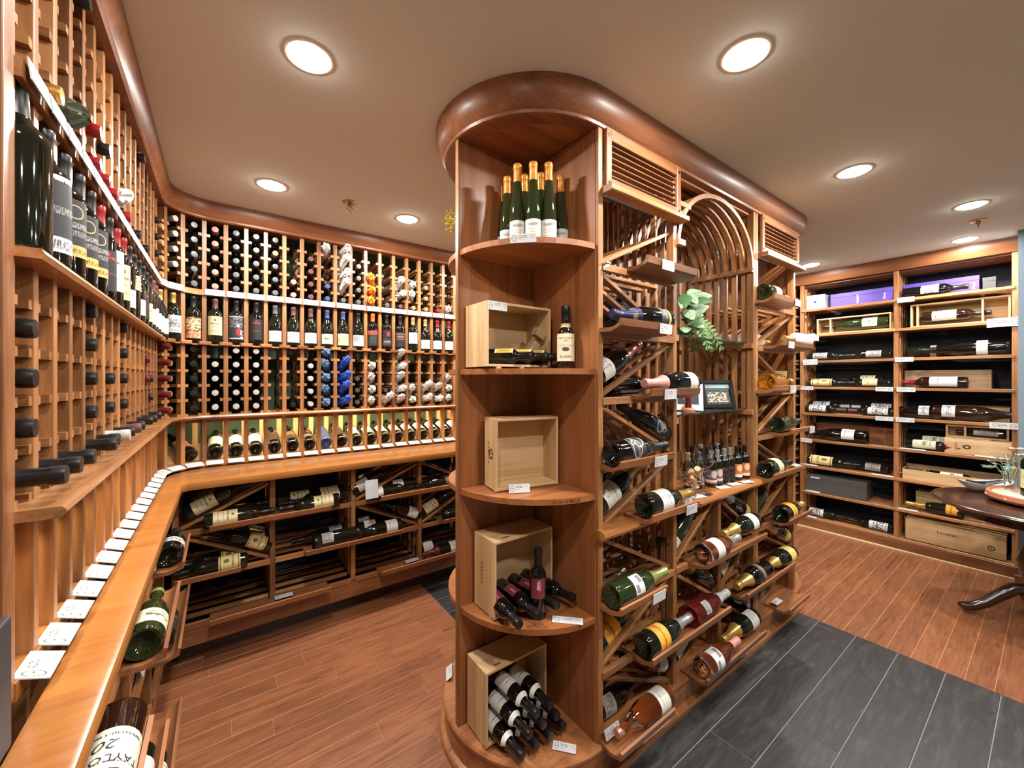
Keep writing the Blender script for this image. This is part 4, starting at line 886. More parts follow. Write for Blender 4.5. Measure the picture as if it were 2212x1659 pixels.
# ------------------------------------------------------------------ rounded end shelves
ECX = IX0
SHZ = [1.885, 1.445, 1.005, .570]
def quarter(cx, a0, a1, r, z, th, n=14, side=1):
    pts = [(cx, IYC)] + [(cx + r * math.cos(a0 + (a1 - a0) * i / n), IYC + r * math.sin(a0 + (a1 - a0) * i / n)) for i in range(n + 1)]
    return MB().prism(pts, z - th, z)
END = thing('end_shelf', 'rounded wooden display shelves at the near end of the island', 'shelf unit', (ECX, IYC, .131))
board('divider', (ECX - .178, IYC, 1.2135), (.352, .018, 2.165), END, 'panel', axis=2)
board('divider_edge', (ECX - .357, IYC, 1.2135), (.006, .020, 2.165), END, 'redwood', axis=2)
for z in SHZ:
    part('quarter_shelf', quarter(ECX - .001, PI, PI * 1.5, .350, z, .020), 'panel_x', END)
    part('quarter_shelf', quarter(ECX - .001, PI * .5, PI, .350, z, .020), 'panel_x', END)
FAR = thing('end_shelf', 'rounded shelves at the far end of the island, mostly hidden', 'shelf unit', (IX1, IYC, .131))
for z in SHZ: part('half_shelf', quarter(IX1 + .001, -PI / 2, PI / 2, .345, z, .020, 24), 'panel_x', FAR)
board('divider', (IX1 + .176, IYC, 1.2135), (.35, .018, 2.165), FAR, 'panel', axis=2)
# pen marks on the rim of the third shelf, as in the photograph
def rim_text(s, size, ang, z, r, parent):
    me = text_mesh(s, size, 1.0, .2); me.materials.clear(); me.materials.append(MATS['ink'])
    bm = bmesh.new(); bm.from_mesh(me); bmesh.ops.triangulate(bm, faces=bm.faces)
    for v in bm.verts:
        a = ang + v.co.x / r; v.co = (ECX + r * math.cos(a), IYC + r * math.sin(a), z + v.co.y)
    bm.to_mesh(me); bm.free(); o = link('handwriting', me); wparent(o, parent); return o
rim_text('Still Syn. A. Pnt - Stl', .013, math.radians(250), 1.005 - .010, .3513, END)

# ------------------------------------------------------------------ wooden crates standing on their long side, open to the room
def crate(label, p, ang, w, dp, h, mat='pine', th=.009):
    t = thing('wooden_crate', label, 'crate', p, ang, 'wooden crates on the rounded shelves')
    B = lambda n, c, s, ax: board(n, c, s, t, mat, ch=.001, axis=ax, world=False)
    B('side_board', (th / 2, dp / 2, h / 2), (th, dp, h), 2); B('side_board', (w - th / 2, dp / 2, h / 2), (th, dp, h), 2)
    B('top_board', (w / 2, dp / 2, h - th / 2), (w - 2 * th, dp, th), 0); B('bottom_board', (w / 2, dp / 2, th / 2), (w - 2 * th, dp, th), 0)
    B('back_board', (w / 2, dp - .003, h / 2), (w - 2 * th, .006, h - 2 * th), 0)
    return t
def crate_brand(t, dp, h, word, emblem=True):
    M = Matrix.Translation((-.0006, dp * .62, h * .50)) @ Matrix.Rotation(PI / 2, 4, 'X') @ Matrix.Identity(4)
    # print on the left side: local -X faces out, the words run down
    M = Matrix.Translation((-.0008, dp * .62, h * .50)) @ Matrix(((0, 0, -1), (0, -1, 0), (-1, 0, 0))).to_4x4()
    flat_text(word, .018, 'brand_brown', t, M, 1.35)
    if emblem:
        mb = MB()
        for a in range(5):
            q = a * 2 * PI / 5; mb.tube([(-.0006, dp * .40 + .016 * math.cos(q + e), h * .5 + .016 * math.sin(q + e)) for e in (0, .3, .6, .8)], .003, 5)
        mb.lathe([(0, 0), (.005, 0)], 8, Matrix.Translation((-.0008, dp * .40, h * .5)) @ Matrix.Rotation(PI / 2, 4, 'Y'))
        part('brand_mark', mb, 'brand_brown', t, world=False)
c1 = crate('pale crate holding three strapped bottles, on the second rounded shelf', (.728, 1.147, 1.452), 0.0, .290, .145, .225)
board('packing_block', (.255, .030, .130), (.045, .03, .035), c1, 'greypine', rot=Matrix.Rotation(.5, 4, 'Y'), world=False)
board('packing_block', (.235, .045, .075), (.05, .035, .03), c1, 'greypine', rot=Matrix.Rotation(-.9, 4, 'Y'), world=False)
for x in (.05, .15, .25): board('batten', (x, .07, -.0035), (.02, .14, .006), c1, 'pine', world=False)
c2 = crate('empty pale crate with a branded side, on the third rounded shelf', (.781, 1.172, 1.011), -.19, .258, .106, .255); crate_brand(c2, .106, .255, 'PARUSA')
board('batten', (.13, .012, -.003), (.26, .012, .006), c2, 'pine', world=False)
c3 = crate('crate of maroon-label bottles on the fourth rounded shelf', (.760, 1.148, .576), 0.0, .268, .135, .266); crate_brand(c3, .135, .266, 'PARUSA', False)
board('batten', (.13, .03, -.003), (.26, .012, .006), c3, 'pine', world=False)
c4 = crate('crate stacked with white-ringed bottles on the bottom shelf', (.733, 1.160, .137), 0.0, .275, .130, .256)
board('batten', (.13, .03, -.003), (.26, .012, .006), c4, 'pine', world=False)
for c in (c3, c4): board('hinge_slot', (.06, .02, (.266 if c is c3 else .256) + .0004), (.026, .010, .001), c, 'brown_card', world=False)
# eight slim bottles on the top shelf
for px, top, ds in [(1118, 357, 'front left'), (1152, 352, 'front middle'), (1185, 354, 'front right'), (1096, 384, 'second row, far left'), (1133, 380, 'second row, between left and middle'), (1168, 376, 'second row, between middle and right'), (1211, 381, 'second row, far right'), (1084, 404, 'rearmost at the left')]:
    d = F * (SHZ[0] + .290 - CAMZ) / (HOR - top); p = at_d(px, d); p.z = SHZ[0]
    bottle('flute', frame(p, (0, 0, 1), (-p.x, -p.y, 0)), 'slim gold-capped bottle on the top rounded shelf, ' + ds, glass='glass_green', foil='foil_copper', lab='label_white', labk=dict(half=1.35), group='slim bottles on the top shelf', text=[('YALUMBA', .0085, 'ink', .066, 0.0, False, 1.1)])
p = at_d(1222, 1.463); p.z = SHZ[1]
bottle('stout', frame(p, (0, 0, 1), (-p.x, -p.y, 0)), 'short brown sherry bottle with cream label beside the strapped crate', glass='glass_brown', foil='foil_black', lab='label_sherry', labk=dict(half=1.3, lab=(.028, .128)), group=None, neck='label_cream',
       text=[('Pedro Ximénez', .0085, 'ink', .112, 0.0, False, 1.0, .3), ('1927', .009, 'ink', .102, 0, False, 1.0, .3), ('ALVEAR', .0125, 'ink', .044)])
# bottles in the crates
def inb(kind, tip, dirv, label, face=(0, -.6, .8), group='bottles in the crates', **kw):
    dv = Vector(dirv).normalized(); b = Vector(tip) - dv * PROF[kind]['H']
    return bottle(kind, frame(b, dv, face), label, group=group, **kw)
PROF['quarter'] = scaled('half', .80, .95)
for i, (x, y, dz, az, ds) in enumerate([(.775, 1.258, 0, .095, 'left'), (.850, 1.258, 0, .100, 'middle'), (.922, 1.260, 0, .095, 'right')]):
    o = bottle('quarter', frame((x, y, 1.452 + .010 + .0295), (.6, -.8, 0), (-.35, -.75, .55)), 'dark bottle with yellow paper strap in the crate, %s one' % ds, glass='glass_black', foil='foil_black', group='strapped bottles in the pale crate')
    st = MB().box(-.034, .034, -.001, .001, -.011, .011).mesh('paper_strap', 'strap_yellow'); ul = st.uv_layers.new(name='UVMap')
    for l in st.loops:
        c = st.vertices[l.vertex_index].co; ul.data[l.index].uv = (c.x / .068 + .5, c.z / .022 + .5)
    link('paper_strap', st, o, Matrix.Translation((.0300, 0, az)) @ Matrix(((0, 0, 1), (-1, 0, 0), (0, -1, 0))).transposed().to_4x4())
p = at_z(1162, 1330, SHZ[3])
bottle('half', frame(p, (0, 0, 1), (-p.x, -p.y, 0)), 'upright bottle with maroon label standing before its crate', glass='glass_black', lab='label_wine', labk=dict(half=.9, lab=(.075, .145)), group=None, text=[('dolce', .012, 'ink_white', .12, 0.0, True)])
for i, (x, y, z, ds) in enumerate([(.803, 1.262, 0, 'lower left'), (.862, 1.262, .0, 'second from the left'), (.925, 1.268, .0, 'third from the left'), (.985, 1.268, .0, 'right')]):
    bottle('half', frame((x, y, SHZ[3] + .017 + .030 + z), (-.12 + .10 * i, -.99, -.0), (-.2, -.3, .9)), 'lying bottle in the maroon-label crate, ' + ds, glass='glass_black', lab='label_wine', labk=dict(half=.7, lab=(.06, .12)), group='maroon label bottles in the crate')
k = 0
NM = ['bottom row far left', 'bottom row second', 'bottom row third', 'bottom row far right', 'middle row left', 'middle row centre', 'middle row right', 'top row left', 'top row right']
for row, n in ((0, 4), (1, 3), (2, 2)):
    for i in range(n):
        x = .777 + row * .031 + i * .0615; y = 1.272; z = .137 + .012 + .032 + row * .053
        bottle('half', frame((x, y, z), (.07, -.995, -.02), (-.25, -.3, .9)), 'white-ringed bottle stacked in the bottom crate, ' + NM[k], glass='glass_black', lab='label_white', labk=dict(half=1.2, lab=(.045, .115)), group='white-ringed bottles in the bottom crate', neck='label_ring'); k += 1
# tags on the rounded shelves
for px, py, z, f_, tilt, w_, ds in [(1125, 518, 1.880, (-.2, -1), 0.0, .088, 'price tag on the rim of the top rounded shelf'), (1122, 1055, 1.022, (-.45, -.9), .25, .075, 'price tag standing before the empty branded crate'), (1226, 1340, .574, (-.7, -.7), 1.40, .105, 'price tag lying on the fourth rounded shelf'), (1219, 1614, .136, (-.75, -.65), 1.40, .080, 'price tag lying on the bottom rounded shelf'), (1075, 658, 1.665, (-.1, -1), -.05, .082, 'price tag fixed to the top edge of the strapped crate'), (970, 1452, .14, (-.6, .3), .9, .08, 'price tag on the hidden side of the bottom shelf')]:
    if z > CAMZ:
        if px == 1125: a = math.radians(226); p = Vector((ECX + .353 * math.cos(a), IYC + .353 * math.sin(a), z)); f_ = (math.cos(a), math.sin(a))
        else: p = Vector((.728 + .043, 1.1455, 1.452 + .210)); f_ = (0, -1)
    else: p = at_z(px, py, z)
    price_tag(p, f_, ds, w=w_, h=.030, tilt=tilt, group='price tags on the rounded shelves')
# dried yellow sprig behind the divider
t = thing('flower_vase', 'small vase with dried yellow sprigs behind the shelf divider', 'vase', (.800, 1.405, SHZ[0]))
part('vase', MB().lathe([(0, 0), (.018, 0), (.024, .02), (.022, .06), (.012, .085), (.014, .10), (.011, .10), (0, .09)], 18), 'white_ceramic', t, world=False, smooth=True)
for k in range(7):
    a = rnd.uniform(2.2, 2.9); l = rnd.uniform(.08, .15); tip = Vector((math.cos(a) * .075, math.sin(a) * .065, .08 + l * .85)); mb = MB().tube([(0, 0, .09), tip * .55 + Vector((0, 0, .05)), tip], .0012, 5)
    for q in range(9):
        c = tip + Vector((rnd.uniform(-.016, .016), rnd.uniform(-.016, .016), rnd.uniform(-.05, .012))); mb.lathe([(0, -.004), (.0045, 0), (0, .004)], 5, Matrix.Translation(c))
    part('sprig', mb, 'sprig_yellow', t, world=False)

# ------------------------------------------------------------------ bin racks under the worktop (local x along the face, local -y out into the room)
LZ = [.20, .43, .66, .868]
def bin_rack(label, loc, rotz, posts, diags, trays, depth=.40):
    t = thing('bin_rack', label, 'wine rack', loc, rotz, 'bin racks under the worktop')
    B = lambda n, c, s, **k: board(n, c, s, t, 'redwood', world=False, **k)
    x0, x1 = posts[0], posts[-1]; deps = [.02 + .085 * i for i in range(5)]
    for x in posts:
        B('post', (x, .017, .53), (.026, .034, .676))
        for i in range(1, 5): B('inner_post', (x, .017 + i * .085, .53), (.018, .026, .676))
    for i in range(len(posts) - 1):
        a, b = posts[i] + .013, posts[i + 1] - .013; xm, l = (a + b) / 2, b - a
        for r in (0, 1, 2):
            B('front_rail', (xm, .004, LZ[r] - .011), (l, .018, .028))
            for y in deps[1:]: B('slat', (xm, y, LZ[r] - .008), (l, .030, .014))
        for y in deps[1:]: B('back_slat', (xm, depth - .02, LZ[0] + .12 + y), (l, .012, .04)) if False else None
    for (i, r), up in diags.items():
        a, b = posts[i] + .018, posts[i + 1] - .018; z0, z1 = LZ[r] + .004, LZ[r + 1] - .034
        p, q = ((a, z0), (b, z1)) if up else ((a, z1), (b, z0)); an = math.atan2(q[1] - p[1], q[0] - p[0]); l = math.hypot(q[0] - p[0], q[1] - p[1])
        for y in deps: B('leaning_slat', ((a + b) / 2, y, (z0 + z1) / 2 + .006), (l, .026, .015), rot=Matrix.Rotation(-an, 4, 'Y'))
    for r, a, b in trays:
        z = LZ[r] + .006
        part('bottle_tray', MB().sweep([(a, 0, 0, -1), (b, 0, 0, -1)], [(o_, z + z_) for o_, z_ in TPF]), 'cherry_x', t, world=False, smooth=True, angle=.6)
    board('fascia', ((x0 + x1) / 2, .012, .137), (x1 - x0 + .026, .020, .098), t, 'cherry', world=False)
    board('toe_board', ((x0 + x1) / 2, .075, .044), (x1 - x0 + .026, .016, .088), t, 'walnut', world=False)
    board('bottom_board', ((x0 + x1) / 2, depth / 2 + .03, .120), (x1 - x0, depth - .03, .010), t, 'navy_card', world=False)  # dark colour stands in for the shade inside the bottom bins
    for i in range(len(posts) - 1):
        for y in deps[1:]: B('slat', ((posts[i] + posts[i + 1]) / 2, depth - .012, LZ[0] + .02 + y * .5), (posts[i + 1] - posts[i] - .03, .012, .018))
    board('back_panel', ((x0 + x1) / 2, depth, .53), (x1 - x0 + .02, .008, .67), t, 'navy_card', world=False)
    return t
BX, BY = -.185, 2.52
BP = [0, .407, .828, 1.255, 1.675, 2.10, 2.52]
bdg = {(0, 2): True, (0, 1): False, (2, 2): True, (2, 1): False, (3, 2): False, (3, 1): True, (4, 2): True, (4, 1): False, (5, 2): False, (5, 1): True}
BACK = bin_rack('dark wooden bin rack under the back worktop', (BX, BY, 0), 0, BP, bdg, [(2, .135, .685), (2, .966, 1.455), (1, .005, .262), (1, .558, 1.105), (1, 1.39, 1.66), (0, .135, .685), (0, .975, 1.49)])
LX, LY = -.215, .36
LP = [0, .41, .82, 1.23, 1.64, 2.03]
ldg = {(0, 2): True, (1, 2): False, (2, 2): True, (3, 2): False, (4, 2): True, (0, 1): False, (1, 1): True, (2, 1): False, (3, 1): True, (4, 1): False}
LEFT = bin_rack('wooden bin rack under the left worktop with jutting bottle trays', (LX, LY, 0), PI / 2, LP, ldg, [(2, 1.66, 2.02), (2, 1.04, 1.48), (2, .36, .78), (1, 1.46, 2.0), (1, .64, 1.10), (0, 1.09, 1.55), (0, .30, .75)], depth=.34)
def lb(x, z, neck, kind, label, y=-.045, roll=.7, **kw):
    """bottle lying on a back tray or shelf; x, y local to the back rack"""
    return bottle(kind, frame((BX + x, BY + y, z + PROF[kind]['R'] + .009), (neck, 0, 0), (0, -math.cos(roll), math.sin(roll))), label, group='bottles in the back bin rack', **kw)
def ld(i, r, y, kind, label, e=.02, **kw):
    a, b = BP[i] + .018, BP[i + 1] - .018; z0, z1 = LZ[r] + .004, LZ[r + 1] - .034
    A, Bv = Vector((a, 0, z0)), Vector((b, 0, z1))
    if not bdg[i, r]: A, Bv = Vector((b, 0, z0)), Vector((a, 0, z1))
    u = (Bv - A).normalized(); n = Vector((-u.z, 0, u.x)); n = n if n.z > 0 else -n
    p = A + u * e + n * (.022 + PROF[kind]['R']); p = Vector((BX + p.x, BY + y, p.z))
    return bottle(kind, frame(p, u, (0, -1, .6)), label, group='leaning bottles in the back bin rack', **kw)
cr = dict(lab='label_cream', labk=dict(lab=(.035, .135), half=1.3)); yl = dict(lab='label_yellow', labk=dict(lab=(.03, .12), half=1.3)); wl = dict(lab='label_white', labk=dict(lab=(.04, .11), half=1.2))
for j, y in enumerate((.03, .115, .20)): ld(0, 2, y, 'bordeaux', 'cream label bottle leaning in the left upper bin, %s from the front' % ORD[j + 1], e=.05 + .01 * j, **cr)
lb(.113, LZ[2], 1, 'bordeaux', 'cream label bottle on the upper back tray, base to the left', **cr)
lb(.735, LZ[2], -1, 'bordeaux', 'cream label bottle on the upper back tray, neck to the left', **cr)
lb(.790, LZ[2], -1, 'bordeaux', 'cream label bottle lying behind the upper tray, right', y=.05, **cr)
lb(.640, LZ[2], -1, 'bordeaux', 'cream label bottle deep in the second upper bin, left', y=.135, **cr)
lb(.800, LZ[2], -1, 'bordeaux', 'cream label bottle deep in the second upper bin, right', y=.135, **cr)
for j, y in enumerate((.03, .115, .20)): ld(0, 1, y, 'bordeaux', 'yellow label bottle leaning in the left middle bin, %s from the front' % ORD[j + 1], e=.02, **yl)
lb(.290, LZ[1], -1, 'bordeaux', 'yellow label bottle on the short middle tray near the corner', **yl)
lb(.300, LZ[1], -1, 'bordeaux', 'yellow label bottle behind the short middle tray', y=.05, **yl)
lb(.800, LZ[1], -1, 'burgundy', 'stout dark bottle with grey label, neck left, second middle bin', y=.058, lab='label_grey', labk=dict(lab=(.03, .10), half=.8))
lb(.600, LZ[1], 1, 'magnum', 'large dark bottle with grey label on the long middle tray', lab='label_grey', labk=dict(lab=(.04, .10), half=.7))
lb(1.105, LZ[1], -1, 'burgundy', 'bottle with white label at the right end of the middle tray', lab='label_white', labk=dict(lab=(.03, .10), half=1.2))
lb(.860, LZ[1], 1, 'bordeaux', 'white label bottle lying in the third middle bin', y=.05, **wl)
lb(.850, LZ[1], 1, 'bordeaux', 'white label bottle deeper in the third middle bin', y=.14, **wl)
ld(2, 2, .03, 'bordeaux', 'white label bottle leaning in the third upper bin', e=.0, **wl)
lb(.895, LZ[2], 1, 'bordeaux', 'dark bottle with small white label, upper tray near the island', lab='label_white', labk=dict(lab=(.05, .09), half=1.0))
lb(1.505, LZ[2], -1, 'bordeaux', 'dark bottle, neck left, upper tray close to the island', lab='label_band', labk=dict(lab=(.04, .10)))
lb(1.04, LZ[2], 1, 'bordeaux', 'white label bottle behind the upper tray near the island', y=.05, **wl)
ld(2, 1, .03, 'bordeaux', 'bottle with grey-white label leaning in the third middle bin', e=.0, lab='label_white', labk=dict(lab=(.03, .10)), foil='foil_black')
ld(3, 1, .03, 'bordeaux', 'cream label bottle leaning in the fourth middle bin', e=.02, **cr)
lb(1.25, LZ[0], 1, 'bordeaux', 'white label bottle on the bottom tray by the island', y=.05, **wl)
lb(1.555, LZ[0], -1, 'bordeaux', 'bottle with dark red foil neck on the bottom tray by the island', foil='foil_maroon', foilk=dict(z0=.19), **wl)
lb(1.41, LZ[1], 1, 'bordeaux', 'dark bottle on the short middle tray by the island', y=-.04)
price_tag((.725, 2.425, LZ[2] + .088), (0, -1), 'white notice card standing among bottles on the upper tray', w=.075, h=.11, tilt=.1, mat='tag_blank', group=None, name='notice_card')
for px, py, z, ds in [(613, 1287, .222, 'white tag lying on the bottom back tray'), (890, 1210, .222, 'white tag lying on the bottom tray near the island')]:
    p = at_z(px, py, z); price_tag((p.x, p.y, z), (0, -1), ds, w=.085, h=.03, tilt=1.4, group='tags on the back bin rack')
# left trays: bottles lie along the wall
def ll(yb, r, neck, kind, label, out=.045, roll=.9, group='bottles on the left trays', **kw):
    return bottle(kind, frame((LX + out, yb, LZ[r] + .009 + PROF[kind]['R']), (0, neck, 0), (math.cos(roll), 0, math.sin(roll))), label, group=group, **kw)
ll(2.06, 2, 1, 'champagne', 'dark bottle with white label, base forward, under the worktop corner', lab='label_photo', labk=dict(lab=(.05, .10), half=1.6))
ll(1.415, 2, 1, 'champagne', 'large dark bottle with white label, neck pointing away, left tray', lab='label_castle', glass='glass_green', labk=dict(lab=(.035, .11), half=1.6), foil='foil_lime', foilk=dict(z0=.29))
ll(1.13, 2, -1, 'magnum', 'large port bottle with white label, nearest on the left trays', lab='label_port', glass='glass_brown', labk=dict(lab=(.09, .19), half=1.7), text=[('TAYLOR', .022, 'ink', .165, 0.0, False, 1.15), ('20', .034, 'ink', .132, .25, False, 1.0, .3)], roll=1.2)
ll(1.86, 1, 1, 'bordeaux', 'slim dark bottle on the second left tray', lab='label_black', out=.04)
ll(1.34, 1, -1, 'bordeaux', 'bottle with white label on the second left tray, near', lab='label_white', labk=dict(lab=(.05, .12), half=1.5))
ll(1.62, 0, -1, 'bordeaux', 'bottle with cream label on the lowest left tray', lab='label_port', labk=dict(lab=(.05, .12), half=1.5))
for y, r, ds in [(1.50, 2, 'white tag on the upper left tray beside the large bottle'), (2.06, 2, 'white tag under the worktop corner tray'), (1.78, 1, 'small white tag on the middle left tray')]:
    price_tag((LX + .004, y, LZ[r] + .032), (1, 0), ds, w=.08, h=.03, tilt=.3, group='tags on the left trays')
# dark grey box standing on the near end of the left worktop
t = thing('storage_box', 'dark grey box standing on the near end of the left worktop', 'box', (-.30, .735, CT))
part('case', MB().box(-.10, .070, -.10, .10, 0, .175), 'charcoal', t, world=False, bevel=.003); part('base_plate', MB().box(-.095, .065, -.095, .095, -.0, .006), 'black_card', t, world=False)

# ------------------------------------------------------------------ far right display shelves against the dark wall
RX, RYa, RYm, RYb = 4.49, 1.455, .795, .185
RZ = [2.062, 1.822, 1.578, 1.334, 1.088, .838, .592, .345, .105]
RR = thing('display_shelf', 'tall two-bay wooden display shelf against the dark far right wall', 'shelf unit', (RX, .82, 0))
for y in (RYa, RYm, RYb):
    for i in range(5): board('post', (RX + .016 + i * .078, y, 1.20), (.030 if i == 0 else .026, .030, 2.22), RR, 'redwood')
for a, b in ((RYa - .015, RYm + .015), (RYm - .015, RYb + .015)):
    ym, l = (a + b) / 2, a - b
    for z in RZ:
        board('front_rail', (RX + .002, ym, z - .010), (.020, l + .028, .022), RR, 'redwood')
        for i in range(1, 6): board('slat', (RX + .002 + i * .060, ym, z - .007), (.034, l, .013), RR, 'redwood')
cz = [(-.05, 2.300), (.012, 2.300), (.016, 2.31), (.028, 2.33), (.036, 2.36), (.038, CEIL - .001), (-.05, CEIL - .001)]
part('cornice', MB().sweep([(RX, RYa + .04, -1, 0), (RX, RYb - .03, -1, 0)], cz), 'cornice_y', RR, smooth=True, angle=.5)
part('cornice_end', MB().box(RX - .036, XR - .005, RYa + .030, RYa + .044, 2.300, CEIL - .001), 'cornice_x', RR)
for i in range(5): board('top_slat', (RX + .05 + i * .06, (RYa + RYb) / 2, 2.292), (.034, RYa - RYb, .012), RR, 'redwood')
board('plinth', (RX - .002, (RYa + RYb) / 2, .052), (.022, RYa - RYb + .05, .085), RR, 'cherry'); board('base_moulding', (RX - .020, (RYa + RYb) / 2, .008), (.016, RYa - RYb + .06, .015), RR, 'pine')
RR2 = thing('wine_rack', 'narrow bottle rack on the far wall left of the display shelf', 'wine rack', (RX + .04, 1.5, 0), group='wall racks')
FX = RX + .04
for i in range(13):
    y = 1.53 + i * PITCH; board('post', (FX, y, 1.2), (.034, .022, 2.2), RR2, 'redwood')
    if i < 6:
        mb = MB()
        for k in range(24):
            for sd in (-1, 1): mb.box(FX - .006, FX + .27, y + (.011 if sd > 0 else -.027), y + (.027 if sd > 0 else -.011), .2 + k * .086, .216 + k * .086)
        o = part('rails', mb, 'redwood_x', RR2); o['kind'] = 'stuff'
for z in (.87, 1.55, 1.88): board('ledge', (FX - .01, 2.1, z), (.06, 1.2, .018), RR2, 'redwood')
part('cornice', MB().box(FX - .03, XR - .01, 1.50, 2.76, 2.30, CEIL - .001), 'cornice_y', RR2)
for k in range(9):
    z = 2.05 - k * .172 + .0
    bottle('bordeaux', frame((FX + .27, 1.53 + PITCH / 2 + (k % 2) * PITCH, .2 + round((z - .2) / .086) * .086 + .016 + .030), (-1, 0, 0), (0, 0, 1)), 'bottle neck in the narrow far rack, %s from the top' % ORD[k + 1], group='bottles in the narrow far rack', foil=['foil_black', 'foil_white'][k % 2])
# -- things on the shelves
def rb(y, r, neck, kind, label, dx=.075, roll=.5, dz=0.0, **kw):
    """lying bottle: y of its base; neck +1 towards +Y (left in the picture)"""
    return bottle(kind, frame((RX + dx, y, RZ[r] + PROF[kind]['R'] + .001 + dz), (0, neck, 0), (-math.cos(roll), 0, math.sin(roll))), label, group='bottles on the far right shelves', **kw)
def gbox(name, label, y0, y1, r, h, d, mat, dx=.03, dz=0.0):
    t = thing(name, label, 'box', (RX + dx, (y0 + y1) / 2, RZ[r] + dz)); w_ = abs(y1 - y0) / 2
    part('box_body', MB().box(0, d, -w_, w_, 0, h * .72), mat, t, world=False, bevel=.002); part('box_lid', MB().box(-.001, d + .001, -w_ - .001, w_ + .001, h * .725, h), mat, t, world=False, bevel=.002)
    return t
FACE = Matrix(((0, 0, -1), (-1, 0, 0), (0, 1, 0))).to_4x4()      # print that looks towards -X, reading left to right
def on(t, s, size, mat, y, z, x=-.002, spacing=1.0, rot=0.0): return flat_text(s, size, mat, t, Matrix.Translation((x, y, z)) @ FACE @ Matrix.Rotation(rot, 4, 'Z'), spacing)
t = gbox('gift_box', 'white cube box with a blue hummingbird mark, top shelf', 1.425, 1.285, 0, .135, .13, 'white_card')
mb = MB().add([(-.0025, .010, .060), (-.0025, -.004, .066), (-.0025, -.045, .088), (-.0025, -.012, .074), (-.0025, .024, .094), (-.0025, .006, .072)], [(0, 1, 2, 3), (0, 3, 5), (3, 4, 5)]); mb.add([(-.0025, .010, .072), (-.0025, -.006, .070), (-.0025, .001, .050)], [(0, 1, 2)]); part('bird_mark', mb, 'ink_blue', t, world=False)
on(t, 'HUMMINGBIRD', .009, 'ink_blue', 0, .028)
t = gbox('gift_box', 'long purple box with white lettering, left bay of the top shelf', 1.26, .83, 0, .130, .14, 'purple_card', dx=.10); on(t, 'Hubert', .030, 'ink_white', .02, .055, rot=PI / 2); on(t, 'Pinot', .026, 'ink_white', -.16, .06, rot=PI / 2)
t = gbox('gift_box', 'long purple box behind a bottle, right bay of the top shelf', .775, .36, 0, .135, .13, 'purple_card', dx=.15); on(t, 'Pinot', .026, 'ink_white', -.18, .06, rot=PI / 2)
gbox('gift_box', 'small grey box at the end of the right purple box', .345, .28, 0, .11, .10, 'grey_card', dx=.16)
rb(.765, 0, -1, 'magnum', 'bottle with white label in front of the right purple box', glass='glass_black', lab='label_photo', labk=dict(lab=(.11, .21), half=1.0), dx=.06)
def wbox(label, y0, y1, r, h, d, mat='pine', dx=.03, dz=0.0, div=()):
    """wooden bottle box lying open towards the room"""
    t = thing('wooden_crate', label, 'crate', (RX + dx, (y0 + y1) / 2, RZ[r] + dz), group='wooden boxes on the far right shelves'); w_ = abs(y1 - y0) / 2; th = .011
    B = lambda n, c, s, ax: board(n, c, s, t, mat, ch=.001, axis=ax, world=False)
    B('bottom_board', (d / 2, 0, th / 2), (d, 2 * w_, th), 1); B('top_board', (d / 2, 0, h - th / 2), (d, 2 * w_, th), 1); B('back_board', (d - .004, 0, h / 2), (.008, 2 * w_, h - 2 * th), 1)
    for y in (-w_ + th / 2, w_ - th / 2): B('side_board', (d / 2, y, h / 2), (d, th, h - 2 * th), 2)
    for f in div: B('partition', (d / 2, f, h / 2), (d, th, h - 2 * th), 2)
    return t
def lidbox(label, y0, y1, r, h, d, mat='pine', dx=.03, dz=0.0):
    t = thing('wooden_crate', label, 'crate', (RX + dx, (y0 + y1) / 2, RZ[r] + dz), group='wooden boxes on the far right shelves'); w_ = abs(y1 - y0) / 2
    board('front_board', (.005, 0, h / 2), (.010, 2 * w_, h), t, mat, world=False, axis=1)
    board('back_board', (d - .005, 0, h / 2), (.010, 2 * w_, h), t, mat, world=False, axis=1)
    for y in (-w_ + .005, w_ - .005): board('side_board', (d / 2, y, h / 2), (d - .02, .010, h), t, mat, world=False, axis=0)
    n = 4
    for i in range(n): board('lid_slat', (.012 + (d - .02) * (i + .5) / n - .004, 0, h + .004), ((d - .01) / n - .004, 2 * w_, .008), t, mat, world=False, axis=1)
    return t
wbox('open pine box with a lying bottle, left bay of the second shelf', 1.345, .83, 1, .145, .12, div=(.155,)); rb(.85, 1, 1, 'longburg', 'long green bottle with white label inside the left pine box', glass='glass_green', lab='label_castle', labk=dict(lab=(.07, .17), half=1.0), dx=.09, dz=.012)
wbox('larger open pine box with a big bottle, right bay of the second shelf', .715, .205, 1, .185, .15, div=(.215, -.125)); rb(.655, 1, -1, 'magnum', 'big bottle with cream label inside the right pine box', glass='glass_brown', lab='label_port', labk=dict(lab=(.06, .19), half=1.3), dx=.075, dz=.030)
rb(1.42, 2, -1, 'bordeaux', 'dark bottle with pale label at the left end, third shelf', lab='label_grey', labk=dict(lab=(.04, .15), half=1.0)); rb(.835, 2, 1, 'bordeaux', 'dark bottle facing its neighbour neck to neck, third shelf', lab='label_grey', labk=dict(lab=(.06, .16), half=1.0))
rb(.21, 2, 1, 'longburg', 'very large dark bottle with slanting white sash, third shelf', glass='glass_black', lab='label_ring', labk=dict(lab=(.10, .155), half=1.5), dx=.07); rb(.76, 2, -1, 'bigburg', 'large dark bottle with white sash behind, third shelf', glass='glass_green', lab='label_ring', labk=dict(lab=(.14, .175), half=1.5), dx=.19)
